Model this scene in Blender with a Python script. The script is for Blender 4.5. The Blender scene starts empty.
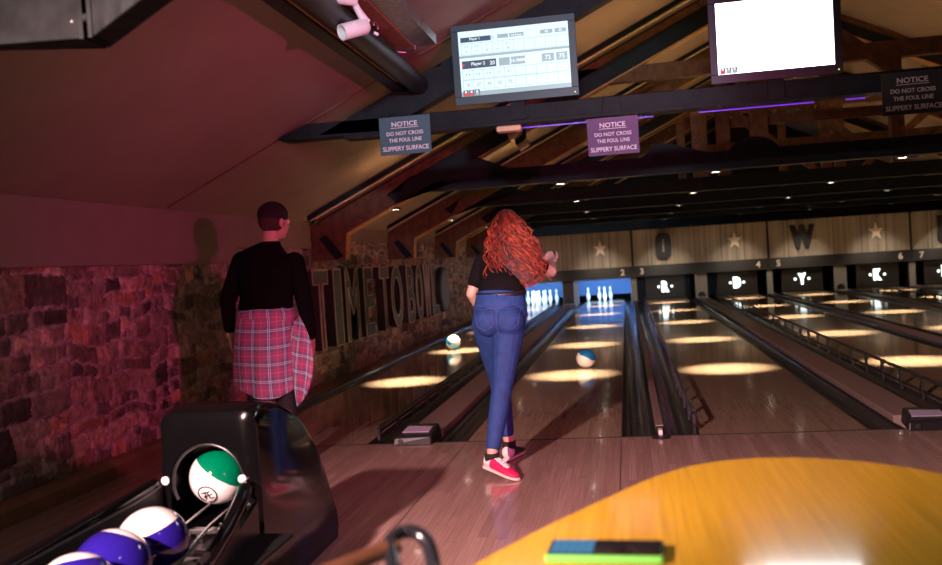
import bpy, bmesh, math, random
import numpy as np
from mathutils import Vector, Matrix
random.seed(7)
C = bpy.context.scene.collection
PI = math.pi

# ------------------------------------------------------------------ materials
def new_mat(name):
    m = bpy.data.materials.new(name); m.use_nodes = True
    nt = m.node_tree; return m, nt, nt.nodes['Principled BSDF']
def setp(b, k, v):
    if k in b.inputs: b.inputs[k].default_value = v
def rgba(c): return (c[0], c[1], c[2], 1)
def mat(name, col, rough=.6, metal=0, coat=0, noise=0, nscale=20, bump=0, bscale=60, spec=.5, sheen=0):
    m, nt, b = new_mat(name)
    setp(b, 'Base Color', rgba(col)); setp(b, 'Roughness', rough); setp(b, 'Metallic', metal)
    setp(b, 'Coat Weight', coat); setp(b, 'Coat Roughness', .04); setp(b, 'Specular IOR Level', spec)
    setp(b, 'Sheen Weight', sheen)
    tc = nt.nodes.new('ShaderNodeTexCoord')
    if noise:
        n = nt.nodes.new('ShaderNodeTexNoise'); n.inputs['Scale'].default_value = nscale; n.inputs['Detail'].default_value = 5
        nt.links.new(tc.outputs['Object'], n.inputs['Vector'])
        r = nt.nodes.new('ShaderNodeValToRGB')
        r.color_ramp.elements[0].position = .3; r.color_ramp.elements[1].position = .7
        r.color_ramp.elements[0].color = rgba([x*(1-noise) for x in col]); r.color_ramp.elements[1].color = rgba([min(1, x*(1+noise)) for x in col])
        nt.links.new(n.outputs['Fac'], r.inputs['Fac']); nt.links.new(r.outputs['Color'], b.inputs['Base Color'])
    if bump:
        n2 = nt.nodes.new('ShaderNodeTexNoise'); n2.inputs['Scale'].default_value = bscale; n2.inputs['Detail'].default_value = 4
        nt.links.new(tc.outputs['Object'], n2.inputs['Vector'])
        bp = nt.nodes.new('ShaderNodeBump'); bp.inputs['Strength'].default_value = bump; bp.inputs['Distance'].default_value = .01
        nt.links.new(n2.outputs['Fac'], bp.inputs['Height']); nt.links.new(bp.outputs['Normal'], b.inputs['Normal'])
    return m
def emis(name, col, s, base=(0, 0, 0)):
    m, nt, b = new_mat(name)
    setp(b, 'Base Color', rgba(base)); setp(b, 'Emission Color', rgba(col)); setp(b, 'Emission Strength', s); setp(b, 'Roughness', .3)
    return m
def mth(nt, op, a, b=None, c=None):
    n = nt.nodes.new('ShaderNodeMath'); n.operation = op
    for i, v in enumerate((a, b, c)):
        if v is None: continue
        if hasattr(v, 'links') or isinstance(v, bpy.types.NodeSocket): nt.links.new(v, n.inputs[i])
        else: n.inputs[i].default_value = v
    return n.outputs[0]
def mixc(nt, f, a, b, mode='MIX'):
    n = nt.nodes.new('ShaderNodeMixRGB'); n.blend_type = mode
    for i, v in zip((0, 1, 2), (f, a, b)):
        if isinstance(v, bpy.types.NodeSocket): nt.links.new(v, n.inputs[i])
        elif i == 0: n.inputs[0].default_value = v
        else: n.inputs[i].default_value = rgba(v)
    return n.outputs[0]
def boards(name, cols, width, length, rough, axis='X', along='Y', gap=.02, spec=.5, coat=0, bumpw=0):
    """strip boards running along one axis, each strip its own tone"""
    m, nt, b = new_mat(name)
    tc = nt.nodes.new('ShaderNodeTexCoord'); s = nt.nodes.new('ShaderNodeSeparateXYZ')
    nt.links.new(tc.outputs['Object'], s.inputs[0])
    u = mth(nt, 'DIVIDE', s.outputs[axis], width); fu = mth(nt, 'FLOOR', u)
    wn0 = nt.nodes.new('ShaderNodeTexWhiteNoise'); wn0.noise_dimensions = '1D'; nt.links.new(fu, wn0.inputs['W'])
    v = mth(nt, 'ADD', mth(nt, 'DIVIDE', s.outputs[along], length), mth(nt, 'MULTIPLY', wn0.outputs['Value'], 7.3))
    fv = mth(nt, 'FLOOR', v)
    wn = nt.nodes.new('ShaderNodeTexWhiteNoise'); wn.noise_dimensions = '2D'
    cv = nt.nodes.new('ShaderNodeCombineXYZ'); nt.links.new(fu, cv.inputs[0]); nt.links.new(fv, cv.inputs[1]); nt.links.new(cv.outputs[0], wn.inputs['Vector'])
    r = nt.nodes.new('ShaderNodeValToRGB'); e = r.color_ramp.elements
    e[0].color = rgba(cols[0]); e[1].color = rgba(cols[-1])
    for i, c in enumerate(cols[1:-1]): x = e.new((i+1)/(len(cols)-1)); x.color = rgba(c)
    nt.links.new(wn.outputs['Value'], r.inputs['Fac'])
    mp = nt.nodes.new('ShaderNodeMapping'); nt.links.new(tc.outputs['Object'], mp.inputs['Vector'])
    sc = {'X': (1, 1, 1)}; v3 = [140, 140, 140]; v3['XYZ'.index(along)] = 2.5; mp.inputs['Scale'].default_value = v3
    n = nt.nodes.new('ShaderNodeTexNoise'); n.inputs['Scale'].default_value = 1; n.inputs['Detail'].default_value = 3
    nt.links.new(mp.outputs[0], n.inputs['Vector'])
    g = nt.nodes.new('ShaderNodeValToRGB'); g.color_ramp.elements[0].position = .3; g.color_ramp.elements[1].position = .75
    g.color_ramp.elements[0].color = (.72, .72, .72, 1); g.color_ramp.elements[1].color = (1.1, 1.1, 1.1, 1)
    nt.links.new(n.outputs['Fac'], g.inputs['Fac'])
    col = mixc(nt, 1.0, r.outputs['Color'], g.outputs['Color'], 'MULTIPLY')
    fr = mth(nt, 'FRACT', u); e1 = mth(nt, 'LESS_THAN', fr, gap)
    col = mixc(nt, mth(nt, 'MULTIPLY', e1, .6), col, [c*.25 for c in cols[0]])
    fr2 = mth(nt, 'FRACT', v); e2 = mth(nt, 'LESS_THAN', fr2, .004)
    col = mixc(nt, mth(nt, 'MULTIPLY', e2, .5), col, [c*.25 for c in cols[0]])
    nt.links.new(col, b.inputs['Base Color'])
    setp(b, 'Roughness', rough); setp(b, 'Specular IOR Level', spec); setp(b, 'Coat Weight', coat); setp(b, 'Coat Roughness', .05)
    return m

M = {}
M['approach'] = boards('approach_wood', [(.34, .215, .19), (.42, .275, .245), (.37, .235, .205), (.47, .315, .285)], .045, 1.1, .18, coat=.25)
M['lane'] = boards('lane_wood', [(.38, .275, .20), (.46, .34, .25), (.42, .305, .22)], .027, 2.3, .11, coat=.3)
M['deck'] = boards('pin_deck', [(.30, .30, .34), (.35, .34, .37)], .027, 1.5, .12, coat=.4)
M['gutter'] = mat('gutter_plastic', (.03, .026, .028), .22, coat=.2)
M['cap'] = mat('capping_laminate', (.27, .19, .18), .38, noise=.08, nscale=30)
M['blackplastic'] = mat('black_plastic', (.012, .012, .014), .35)
M['gloss'] = mat('gloss_black_shell', (.003, .003, .0035), .12, coat=.12, spec=.22)
M['rubber'] = mat('dark_rubber', (.012, .012, .012), .7)
M['rail'] = mat('bumper_metal', (.10, .11, .13), .25, metal=.8)
M['raildark'] = mat('bumper_dark', (.022, .022, .02), .45, metal=.0)
M['chrome'] = mat('chrome', (.62, .63, .65), .18, metal=1)
M['white'] = mat('white_plastic', (.78, .77, .76), .35)
M['paper'] = mat('purple_lit_sheet', (.36, .32, .46), .5)  # white sheet with the purple light on it put into the colour
M['pin'] = mat('pin_coating', (.85, .86, .86), .2, coat=.5)
M['pinband'] = mat('pin_red_band', (.55, .03, .03), .25)
M['plaster'] = mat('plaster_ceiling', (.30, .22, .17), .9, noise=.06, nscale=3, bump=.05, bscale=90)
M['kneeplaster'] = mat('plaster_wall', (.27, .195, .17), .88, noise=.07, nscale=4, bump=.08, bscale=70)
M['darkwall'] = mat('dark_wall', (.02, .018, .018), .9)
M['beam'] = mat('black_painted_beam', (.006, .010, .014), .6, spec=.25, noise=.35, nscale=9, bump=.25, bscale=35)
M['timber'] = mat('brown_timber', (.13, .055, .022), .7, noise=.4, nscale=12, bump=.4, bscale=45)
M['palebar'] = mat('pale_housing_lit_batten', (.80, .62, .36), .6, noise=.15, nscale=25)
M['orangeedge'] = mat('orange_strip_lit_edge', (.48, .24, .07), .6, noise=.2, nscale=25)
M['redtimber'] = mat('red_brown_timber', (.26, .075, .05), .55, noise=.35, nscale=14, bump=.3, bscale=40)
M['traymetal'] = mat('cable_tray_metal', (.30, .29, .28), .35, metal=.7, noise=.35, nscale=25)
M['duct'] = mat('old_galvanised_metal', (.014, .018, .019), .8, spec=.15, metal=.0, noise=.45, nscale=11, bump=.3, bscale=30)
M['blackpipe'] = mat('black_pipe', (.012, .011, .014), .45)
M['basewood'] = mat('baseboard_wood', (.20, .10, .055), .5, noise=.25, nscale=9, bump=.1)
M['panelwood'] = boards('masking_boards', [(.21, .185, .15), (.33, .29, .235), (.42, .37, .30), (.26, .23, .185)], .047, 9, .6, gap=.05)
M['panelwood'].name = 'masking_boards'
M['band'] = mat('black_band', (.016, .014, .013), .42)
M['pillar'] = mat('grey_pillar', (.20, .185, .165), .6)
M['pillardark'] = mat('shaded_pillar_brown_edge', (.035, .028, .024), .5)
M['star'] = mat('pale_wood_star', (.90, .78, .64), .5)
M['letterdark'] = mat('dark_letter', (.014, .013, .014), .5)
M['numeral'] = mat('numeral_white', (.9, .75, .66), .5)
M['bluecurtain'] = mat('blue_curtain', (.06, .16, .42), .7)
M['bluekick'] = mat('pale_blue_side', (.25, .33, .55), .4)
M['glow'] = emis('lit_letter', (.90, 1, .93), 3.0)
M['lens'] = emis('downlight_lens', (1, .87, .66), 14)
M['led'] = emis('violet_led', (.22, .04, .9), .9)
M['bezel'] = mat('monitor_bezel', (.03, .07, .085), .45)
M['bezel2'] = mat('monitor_bezel_dark', (.035, .03, .06), .45)
M['scr1'] = emis('screen_pale', (.74, .92, 1), 1.15)
M['scr2'] = emis('screen_white', (.96, .97, 1), 7)
M['scrdark'] = emis('screen_dark_bar', (.06, .09, .15), 1.0)
M['scrmid'] = emis('screen_grey_bar', (.38, .48, .55), 1.0)
M['scrline'] = emis('screen_grid', (.42, .55, .64), 1.0)
M['scrred'] = emis('screen_red', (.85, .05, .06), 1.0)
M['scrtext'] = emis('screen_text', (.95, 1, 1), 1.0)
M['signslate'] = mat('slate_sign', (.055, .14, .17), .5)
M['signvioletlit'] = mat('violet_lit_sign', (.11, .018, .15), .5)  # grey board; the violet strip's light is put into its colour
M['signshaded'] = mat('shaded_sign', (.02, .024, .03), .5)  # same grey board, its lack of light put into the colour
M['signtext'] = mat('sign_lettering', (.92, .92, .95), .5)
M['signtextshaded'] = mat('sign_lettering_shaded', (.55, .58, .58), .5)  # white lettering dimmed in colour along with the shaded board
M['letterside'] = mat('letter_return', (.035, .026, .022), .5, metal=.3)
M['letterface'] = mat('letter_face', (.05, .045, .032), .5, noise=.3, nscale=9)
M['letterrim'] = mat('letter_rim', (.55, .42, .34), .35, metal=.5)
M['steelface'] = mat('grey_sign_face', (.12, .12, .14), .5)
M['table'] = boards('yellow_tabletop', [(.62, .36, .02), (.72, .44, .04), (.66, .39, .03)], .35, 9, .12, coat=.6, gap=.0)
M['tableedge'] = mat('tabletop_edge', (.45, .26, .03), .4)
M['phoneblack'] = mat('phone_glass', (.01, .01, .012), .08, coat=1)
M['phonescreen'] = emis('phone_screen', (.10, .42, .75), .55)
M['phonegrid'] = emis('phone_screen_dark', (.04, .16, .36), .5)
M['phonegreen'] = mat('green_case', (.16, .62, .10), .35)
M['chairwood'] = mat('chair_wood', (.075, .032, .016), .4, noise=.3, nscale=20)
M['chairblack'] = mat('chair_black_tube', (.01, .012, .016), .2, coat=.5)
M['skin'] = mat('skin', (.62, .36, .28), .55, noise=.06, nscale=40)
M['hairdark'] = mat('short_dark_hair', (.014, .006, .005), .7, noise=.4, nscale=160, bump=.8, bscale=220)
M['hairfade'] = mat('cropped_hair', (.060, .026, .022), .8, noise=.3, nscale=200, bump=.5, bscale=260)
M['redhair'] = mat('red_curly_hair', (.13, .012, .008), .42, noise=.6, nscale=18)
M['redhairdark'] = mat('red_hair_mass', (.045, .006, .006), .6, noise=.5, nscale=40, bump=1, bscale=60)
M['blackknit'] = mat('black_knit', (.006, .005, .006), .95, spec=.05, bump=.3, bscale=300)
M['blacktee'] = mat('black_tshirt', (.006, .005, .006), .9, spec=.1, bump=.2, bscale=120)
M['blacktrouser'] = mat('black_trousers', (.014, .012, .014), .8)
M['denim'] = mat('blue_denim', (.009, .045, .19), .75, noise=.22, nscale=22, bump=.35, bscale=260)
M['denimseam'] = mat('denim_stitching', (.07, .07, .22), .7)
M['belt'] = mat('black_belt', (.012, .01, .012), .4)
M['sock'] = mat('black_sock', (.01, .01, .011), .9, bump=.3, bscale=300)
M['shoered'] = mat('red_suede', (.60, .01, .10), .6)
M['shoewhite'] = mat('white_leather', (.78, .72, .72), .45)
M['shoeblack'] = mat('black_leather', (.015, .013, .015), .4)
M['sole'] = mat('pale_sole', (.70, .60, .56), .5)
M['eye'] = mat('eye_white', (.8, .8, .78), .2)
M['lip'] = mat('lips', (.45, .14, .13), .5)

# plaid
m, nt, b = new_mat('plaid_flannel')
uv = nt.nodes.new('ShaderNodeUVMap'); s = nt.nodes.new('ShaderNodeSeparateXYZ'); nt.links.new(uv.outputs[0], s.inputs[0])
def band(axis, per):
    f = mth(nt, 'FRACT', mth(nt, 'DIVIDE', s.outputs[axis], per))
    grey = mth(nt, 'GREATER_THAN', f, .52)
    d1 = mth(nt, 'LESS_THAN', mth(nt, 'ABSOLUTE', mth(nt, 'SUBTRACT', f, .70)), .022)
    d2 = mth(nt, 'LESS_THAN', mth(nt, 'ABSOLUTE', mth(nt, 'SUBTRACT', f, .80)), .022)
    d3 = mth(nt, 'LESS_THAN', mth(nt, 'ABSOLUTE', mth(nt, 'SUBTRACT', f, .26)), .012)
    return grey, mth(nt, 'MINIMUM', mth(nt, 'ADD', d1, mth(nt, 'ADD', d2, mth(nt, 'MULTIPLY', d3, .5))), 1.0)
gu, wu = band('X', .092); gv, wv = band('Y', .105)
cc = mixc(nt, mth(nt, 'MULTIPLY', mth(nt, 'ADD', gu, gv), .5), (.50, .10, .24), (.13, .16, .30))
cc = mixc(nt, mth(nt, 'MINIMUM', mth(nt, 'MULTIPLY', mth(nt, 'ADD', wu, wv), .62), 1.0), cc, (.80, .95, 1.0))
nt.links.new(cc, b.inputs['Base Color']); setp(b, 'Roughness', .85)
M['plaid'] = m

# stone (tone of every stone stored on the mesh)
m, nt, b = new_mat('rubble_stone')
at = nt.nodes.new('ShaderNodeAttribute'); at.attribute_name = 'tone'
tc = nt.nodes.new('ShaderNodeTexCoord')
n = nt.nodes.new('ShaderNodeTexNoise'); n.inputs['Scale'].default_value = 13; n.inputs['Detail'].default_value = 7; n.inputs['Roughness'].default_value = .7
nt.links.new(tc.outputs['Object'], n.inputs['Vector'])
r = nt.nodes.new('ShaderNodeValToRGB'); r.color_ramp.elements[0].position = .32; r.color_ramp.elements[1].position = .68
r.color_ramp.elements[0].color = (.35, .35, .36, 1); r.color_ramp.elements[1].color = (1.75, 1.65, 1.6, 1)
nt.links.new(n.outputs['Fac'], r.inputs['Fac'])
nt.links.new(mixc(nt, 1.0, at.outputs['Color'], r.outputs['Color'], 'MULTIPLY'), b.inputs['Base Color'])
n2 = nt.nodes.new('ShaderNodeTexNoise'); n2.inputs['Scale'].default_value = 38; n2.inputs['Detail'].default_value = 6
nt.links.new(tc.outputs['Object'], n2.inputs['Vector'])
bp = nt.nodes.new('ShaderNodeBump'); bp.inputs['Strength'].default_value = .55; bp.inputs['Distance'].default_value = .02
nt.links.new(n2.outputs['Fac'], bp.inputs['Height']); nt.links.new(bp.outputs['Normal'], b.inputs['Normal'])
setp(b, 'Roughness', .62); setp(b, 'Specular IOR Level', .45)
M['stone'] = m

def ball_mat(name, ca, cb, fn, cc=None, hi=None):
    """two-tone ball: split by planes of the ball's own local axes"""
    m, nt, b = new_mat(name)
    tc = nt.nodes.new('ShaderNodeTexCoord'); s = nt.nodes.new('ShaderNodeSeparateXYZ'); nt.links.new(tc.outputs['Object'], s.inputs[0])
    z = s.outputs['Z']
    n = nt.nodes.new('ShaderNodeTexNoise'); n.inputs['Scale'].default_value = 9; nt.links.new(tc.outputs['Object'], n.inputs['Vector'])
    if fn[2]: z = mth(nt, 'ADD', z, mth(nt, 'MULTIPLY', mth(nt, 'SUBTRACT', n.outputs['Fac'], .5), fn[2]))
    f = mth(nt, 'MULTIPLY', mth(nt, 'GREATER_THAN', z, fn[0]), mth(nt, 'LESS_THAN', z, fn[1]))
    nt.links.new(mixc(nt, f, ca, cb), b.inputs['Base Color'])
    setp(b, 'Roughness', .08); setp(b, 'Coat Weight', .8)
    return m
M['ballgreen'] = ball_mat('green_white_ball', (.80, .80, .78), (.0, .17, .075), (.024, 1, 0))
M['ballviolet'] = ball_mat('blue_white_ball', (.82, .80, .78), (.016, .008, .20), (-.062, .048, 0))
M['ballviolet2'] = ball_mat('blue_white_ball_b', (.82, .80, .78), (.016, .008, .20), (-.3, .078, 0))
M['ballteal'] = ball_mat('blue_white_lane_ball', (.85, .80, .72), (.01, .17, .42), (.030, 1, .05))
M['ballteal2'] = ball_mat('blue_band_lane_ball', (.85, .82, .76), (.01, .20, .40), (-.030, .032, .03))

# ------------------------------------------------------------------ mesh helpers
class MB:
    def __init__(s): s.v = []; s.f = []; s.uv = None
    def add(s, vs, fs):
        o = len(s.v); s.v += [tuple(v) for v in vs]; s.f += [tuple(i+o for i in f) for f in fs]; return s
    def box(s, x0, x1, y0, y1, z0, z1):
        return s.add([(x0, y0, z0), (x1, y0, z0), (x1, y1, z0), (x0, y1, z0), (x0, y0, z1), (x1, y0, z1), (x1, y1, z1), (x0, y1, z1)],
                     [(3, 2, 1, 0), (4, 5, 6, 7), (0, 1, 5, 4), (1, 2, 6, 5), (2, 3, 7, 6), (3, 0, 4, 7)])
    def prism(s, pts, ax, d0, d1):
        """2-D outline extruded along axis ax (0,1,2)"""
        n = len(pts)
        def P(p, d):
            q = list(p); q.insert(ax, d); return tuple(q)
        vs = [P(p, d0) for p in pts]+[P(p, d1) for p in pts]
        a = 0.5*sum(pts[i][0]*pts[(i+1) % n][1]-pts[(i+1) % n][0]*pts[i][1] for i in range(n))
        flip = (a > 0) == (ax != 1)
        f0 = tuple(range(n)); f1 = tuple(range(n, 2*n)); sides = [(i, (i+1) % n, (i+1) % n+n, i+n) for i in range(n)]
        if flip: fs = [f0[::-1], f1]+sides
        else: fs = [f0, f1[::-1]]+[x[::-1] for x in sides]
        return s.add(vs, fs)
    def tube(s, pts, r, n=8, closed=False):
        pts = [Vector(p) for p in pts]; N = len(pts); rr = r if isinstance(r, (list, tuple)) else [r]*N
        vs = []; up = None
        for i, p in enumerate(pts):
            if closed: t = pts[(i+1) % N]-pts[i-1]
            else: t = pts[min(i+1, N-1)]-pts[max(i-1, 0)]
            if t.length < 1e-9: t = Vector((0, 0, 1))
            t.normalize()
            if up is None: up = Vector((0, 0, 1)) if abs(t.z) < .9 else Vector((1, 0, 0))
            a = t.cross(up)
            if a.length < 1e-6: a = t.cross(Vector((1, .3, 0)))
            a.normalize(); b_ = a.cross(t); up = b_
            for k in range(n):
                w = 2*PI*k/n; vs.append(p+(a*math.cos(w)+b_*math.sin(w))*rr[i])
        fs = []
        for i in range(N if closed else N-1):
            j = (i+1) % N
            for k in range(n): fs.append((i*n+k, j*n+k, j*n+(k+1) % n, i*n+(k+1) % n)[::-1])
        if not closed: fs.append(tuple(range(n))[::-1][::-1]); fs.append(tuple(range((N-1)*n, N*n))[::-1])
        return s.add(vs, fs)
    def lathe(s, prof, c=(0, 0, 0), n=24, Mx=None):
        vs = []; fs = []
        for (r_, z) in prof:
            for k in range(n):
                w = 2*PI*k/n; vs.append(Vector((r_*math.cos(w), r_*math.sin(w), z)))
        m_ = len(prof)
        for i in range(m_-1):
            for k in range(n): fs.append((i*n+k, i*n+(k+1) % n, (i+1)*n+(k+1) % n, (i+1)*n+k))
        fs.append(tuple(range(n))[::-1]); fs.append(tuple(range((m_-1)*n, m_*n)))
        vs = [((Mx @ v) if Mx else v)+Vector(c) for v in vs]
        return s.add(vs, fs)
    def ball(s, c, r, n=16, m_=10, sc=(1, 1, 1)):
        prof = [(max(1e-4, math.sin(PI*i/m_))*r, -math.cos(PI*i/m_)*r) for i in range(m_+1)]
        return s.lathe(prof, c, n, Matrix.Diagonal(Vector(sc)))
    def loft(s, rings, side=(1, 0, 0), n=20):
        """rings: (x,y,z,a,b) ellipses a along side, b across"""
        pts = [Vector(r_[:3]) for r_ in rings]; N = len(pts); vs = []
        for i, r_ in enumerate(rings):
            t = (pts[min(i+1, N-1)]-pts[max(i-1, 0)]).normalized(); sd = Vector(side)
            a = (sd-t*sd.dot(t)); a = a.normalized() if a.length > 1e-5 else Vector((1, 0, 0)); b_ = t.cross(a)
            for k in range(n):
                w = 2*PI*k/n; vs.append(pts[i]+a*math.cos(w)*r_[3]+b_*math.sin(w)*r_[4])
        fs = []
        for i in range(N-1):
            for k in range(n): fs.append((i*n+k, i*n+(k+1) % n, (i+1)*n+(k+1) % n, (i+1)*n+k))
        fs.append(tuple(range(n))[::-1]); fs.append(tuple(range((N-1)*n, N*n)))
        return s.add(vs, fs)
def limb(mb, pts, radii, n=14):
    """tapered limb with round ends and joints"""
    for i in range(len(pts)-1):
        a, b_ = Vector(pts[i]), Vector(pts[i+1]); K = 6
        mb.tube([a.lerp(b_, k/K) for k in range(K+1)], [radii[i]+(radii[i+1]-radii[i])*k/K for k in range(K+1)], n)
    for p, r_ in zip(pts, radii): mb.ball(p, r_*1.0, n, 8)
    return mb
def obj(name, mb, material, parent=None, smooth=False, bevel=0, seg=2, angle=40):
    me = bpy.data.meshes.new(name); vs = mb.v
    if parent is not None:
        L = Vector(parent['_loc']) if '_loc' in parent else Vector((0, 0, 0))
        vs = [(v[0]-L.x, v[1]-L.y, v[2]-L.z) for v in vs]
    me.from_pydata(vs, [], mb.f); me.validate()
    bm = bmesh.new(); bm.from_mesh(me); bmesh.ops.recalc_face_normals(bm, faces=bm.faces); bm.to_mesh(me); bm.free()
    if isinstance(material, str): material = M[material]
    me.materials.append(material)
    if smooth:
        for p in me.polygons: p.use_smooth = True
        me.set_sharp_from_angle(angle=math.radians(angle))
    o = bpy.data.objects.new(name, me); C.objects.link(o)
    if parent is not None:
        o.parent = parent; o['_loc'] = parent['_loc'] if '_loc' in parent else (0, 0, 0)
    if bevel:
        b_ = o.modifiers.new('bevel', 'BEVEL'); b_.width = bevel; b_.segments = seg; b_.limit_method = 'ANGLE'; b_.angle_limit = math.radians(35)
    return o
def tag(o, label=None, cat=None, group=None, kind=None):
    if label: o['label'] = label
    if cat: o['category'] = cat
    if group: o['group'] = group
    if kind: o['kind'] = kind
    return o
def thing(name, label, cat, loc=(0, 0, 0), group=None):
    o = bpy.data.objects.new(name, None); C.objects.link(o); o.location = loc; o['_loc'] = tuple(loc); o.empty_display_size = .1
    return tag(o, label, cat, group)
def struct(name, mb, material, label=None, **k):
    return tag(obj(name, mb, material, **k), label, None, None, 'structure')
def single(name, mb, material, label, cat, loc, group=None, **k):
    """top-level single mesh whose origin is at loc"""
    e = {'_loc': loc}
    vs = [(v[0]-loc[0], v[1]-loc[1], v[2]-loc[2]) for v in mb.v]; mb2 = MB(); mb2.v = vs; mb2.f = mb.f
    o = obj(name, mb2, material, None, **k); o.location = loc
    return tag(o, label, cat, group)
def baked(o, voxel=None, smooth_it=0, sub=0, boolean=None):
    """apply modifiers through the depsgraph"""
    if voxel:
        r_ = o.modifiers.new('r', 'REMESH'); r_.mode = 'VOXEL'; r_.voxel_size = voxel; r_.use_smooth_shade = True
    if smooth_it:
        s_ = o.modifiers.new('s', 'SMOOTH'); s_.factor = .5; s_.iterations = smooth_it
    if boolean:
        b_ = o.modifiers.new('b', 'BOOLEAN'); b_.operation = 'DIFFERENCE'; b_.object = boolean; b_.solver = 'EXACT'
    bpy.context.view_layer.update()
    dg = bpy.context.evaluated_depsgraph_get()
    me = bpy.data.meshes.new_from_object(o.evaluated_get(dg)); o.modifiers.clear(); old = o.data; o.data = me
    if not len(me.materials): me.materials.append(old.materials[0])
    if voxel:
        for p in me.polygons: p.use_smooth = True
    return o
def text_mb(body, size, depth=.002, align='CENTER', bold=0):
    """lettering as a mesh in the XZ plane facing -Y, centred on the origin"""
    cu = bpy.data.curves.new('t', 'FONT'); cu.body = body; cu.size = size; cu.extrude = depth/2; cu.align_x = align; cu.align_y = 'CENTER'
    cu.offset = bold; cu.resolution_u = 4
    o = bpy.data.objects.new('t', cu); C.objects.link(o); bpy.context.view_layer.update()
    me = bpy.data.meshes.new_from_object(o.evaluated_get(bpy.context.evaluated_depsgraph_get()))
    mb = MB(); mb.add([(v.co.x, -v.co.z, v.co.y) for v in me.vertices], [tuple(p.vertices) for p in me.polygons])
    bpy.data.objects.remove(o); bpy.data.curves.remove(cu); bpy.data.meshes.remove(me)
    return mb
def moved(mb, loc, Mx=None, sc=(1, 1, 1)):
    r_ = MB(); r_.f = list(mb.f)
    for v in mb.v:
        w = Vector((v[0]*sc[0], v[1]*sc[1], v[2]*sc[2]))
        if Mx: w = Mx @ w
        r_.v.append(tuple(w+Vector(loc)))
    return r_
def fit(mb, w=None, h=None):
    xs = [v[0] for v in mb.v]; zs = [v[2] for v in mb.v]
    cx, cz = (min(xs)+max(xs))/2, (min(zs)+max(zs))/2; W = max(xs)-min(xs); H = max(zs)-min(zs)
    sx = w/W if w else 1; sz = h/H if h else 1
    if w and not h: sz = sx
    if h and not w: sx = sz
    r_ = MB(); r_.f = mb.f; r_.v = [((v[0]-cx)*sx, v[1], (v[2]-cz)*sz) for v in mb.v]; return r_
def copy_tree(o, parent=None):
    c = o.copy(); C.objects.link(c)
    if parent is not None: c.parent = parent
    for ch in list(o.children): copy_tree(ch, c)
    return c

# ------------------------------------------------------------------ layout of the hall
LW = 1.054; G1 = .521; G2 = .728; PITCH = 2*LW+G1+G2; XM = G1/2      # lane width, gap at capping, gap at ball track
WX = -3.25; RX = 10.62; RIDGE = (WX+RX)/2; KNEE = 1.755; SL = .47
def ceil(x): return KNEE+SL*(x-WX) if x < RIDGE else KNEE+SL*(RX-x)
LEN = 19.4
lane_x0 = {}
for n_ in range(1, 9):
    k = (n_-3)//2
    base = XM+k*PITCH
    lane_x0[n_] = base+G1/2 if n_ % 2 == 1 else base+PITCH-G1/2-LW
ORD = {1: 'first', 2: 'second', 3: 'third', 4: 'fourth', 5: 'fifth', 6: 'sixth', 7: 'seventh', 8: 'eighth'}
WHERE = {1: 'lane one beside the stone wall', 2: 'lane two behind the red-haired person', 3: 'lane three below the letter O', 4: 'lane four below numeral 4',
         5: 'lane five below the letter W', 6: 'lane six below numeral 6', 7: 'lane seven below numeral 7', 8: 'lane eight beyond the right edge'}

# floor + sub-floor
struct('floor', MB().box(WX, RX, -9, 0, -.12, 0), 'approach', 'glossy pale strip-wood approach floor in front of the lanes')
struct('floor', MB().box(WX, RX, 0, 21, -.3, -.13), 'darkwall', 'dark sub-floor beneath the lanes and gutters')
struct('trim_1', MB().box(WX+.02, RX, -.012, .006, -.05, .0035), 'rubber', 'thin dark foul line across the approach')
for i, x in enumerate((0.0, -LW)):
    struct('trim_%d' % (2+i), MB().box(x-.002, x+.002, -4.2, -.012, -.02, .001), 'rubber', 'thin dark seam running along the approach floor')

# lanes
for n_ in range(1, 9):
    x0 = lane_x0[n_]; t = thing('bowling_lane', 'glossy wooden bowling lane, '+WHERE[n_], 'bowling lane', (x0+LW/2, 0, 0))
    obj('lane_bed', MB().box(x0, x0+LW, .01, 18.0, -.10, 0), 'lane', t)
    obj('pin_deck', MB().box(x0, x0+LW, 18.0, 19.35, -.10, 0.0), 'deck', t)
    obj('edge_strip', MB().box(x0-.006, x0, .01, 19.3, -.12, -.001).box(x0+LW, x0+LW+.006, .01, 19.3, -.12, -.001), 'rubber', t)
# gutters
GW = .225
def gutter(x0, label):
    c = x0+GW/2; pr = []
    K = 12
    for i in range(K+1):
        a = PI*i/K; pr.append((c-GW/2*math.cos(a), -.012-.085*math.sin(a)))
    out = [(c-GW/2*math.cos(PI*i/K), -.020-.085*math.sin(PI*i/K)) for i in range(K, -1, -1)]
    mb = MB().prism([(p[0], p[1]) for p in pr+out], 1, .012, 19.2)
    return single('gutter', mb, 'gutter', label, 'gutter', (c, 0, -.1), smooth=True)
for n_ in range(1, 9):
    x0 = lane_x0[n_]
    gutter(x0-.006-GW, 'dark gutter on the left side of '+WHERE[n_])
    gutter(x0+LW+.006, 'dark gutter on the right side of '+WHERE[n_])
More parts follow.
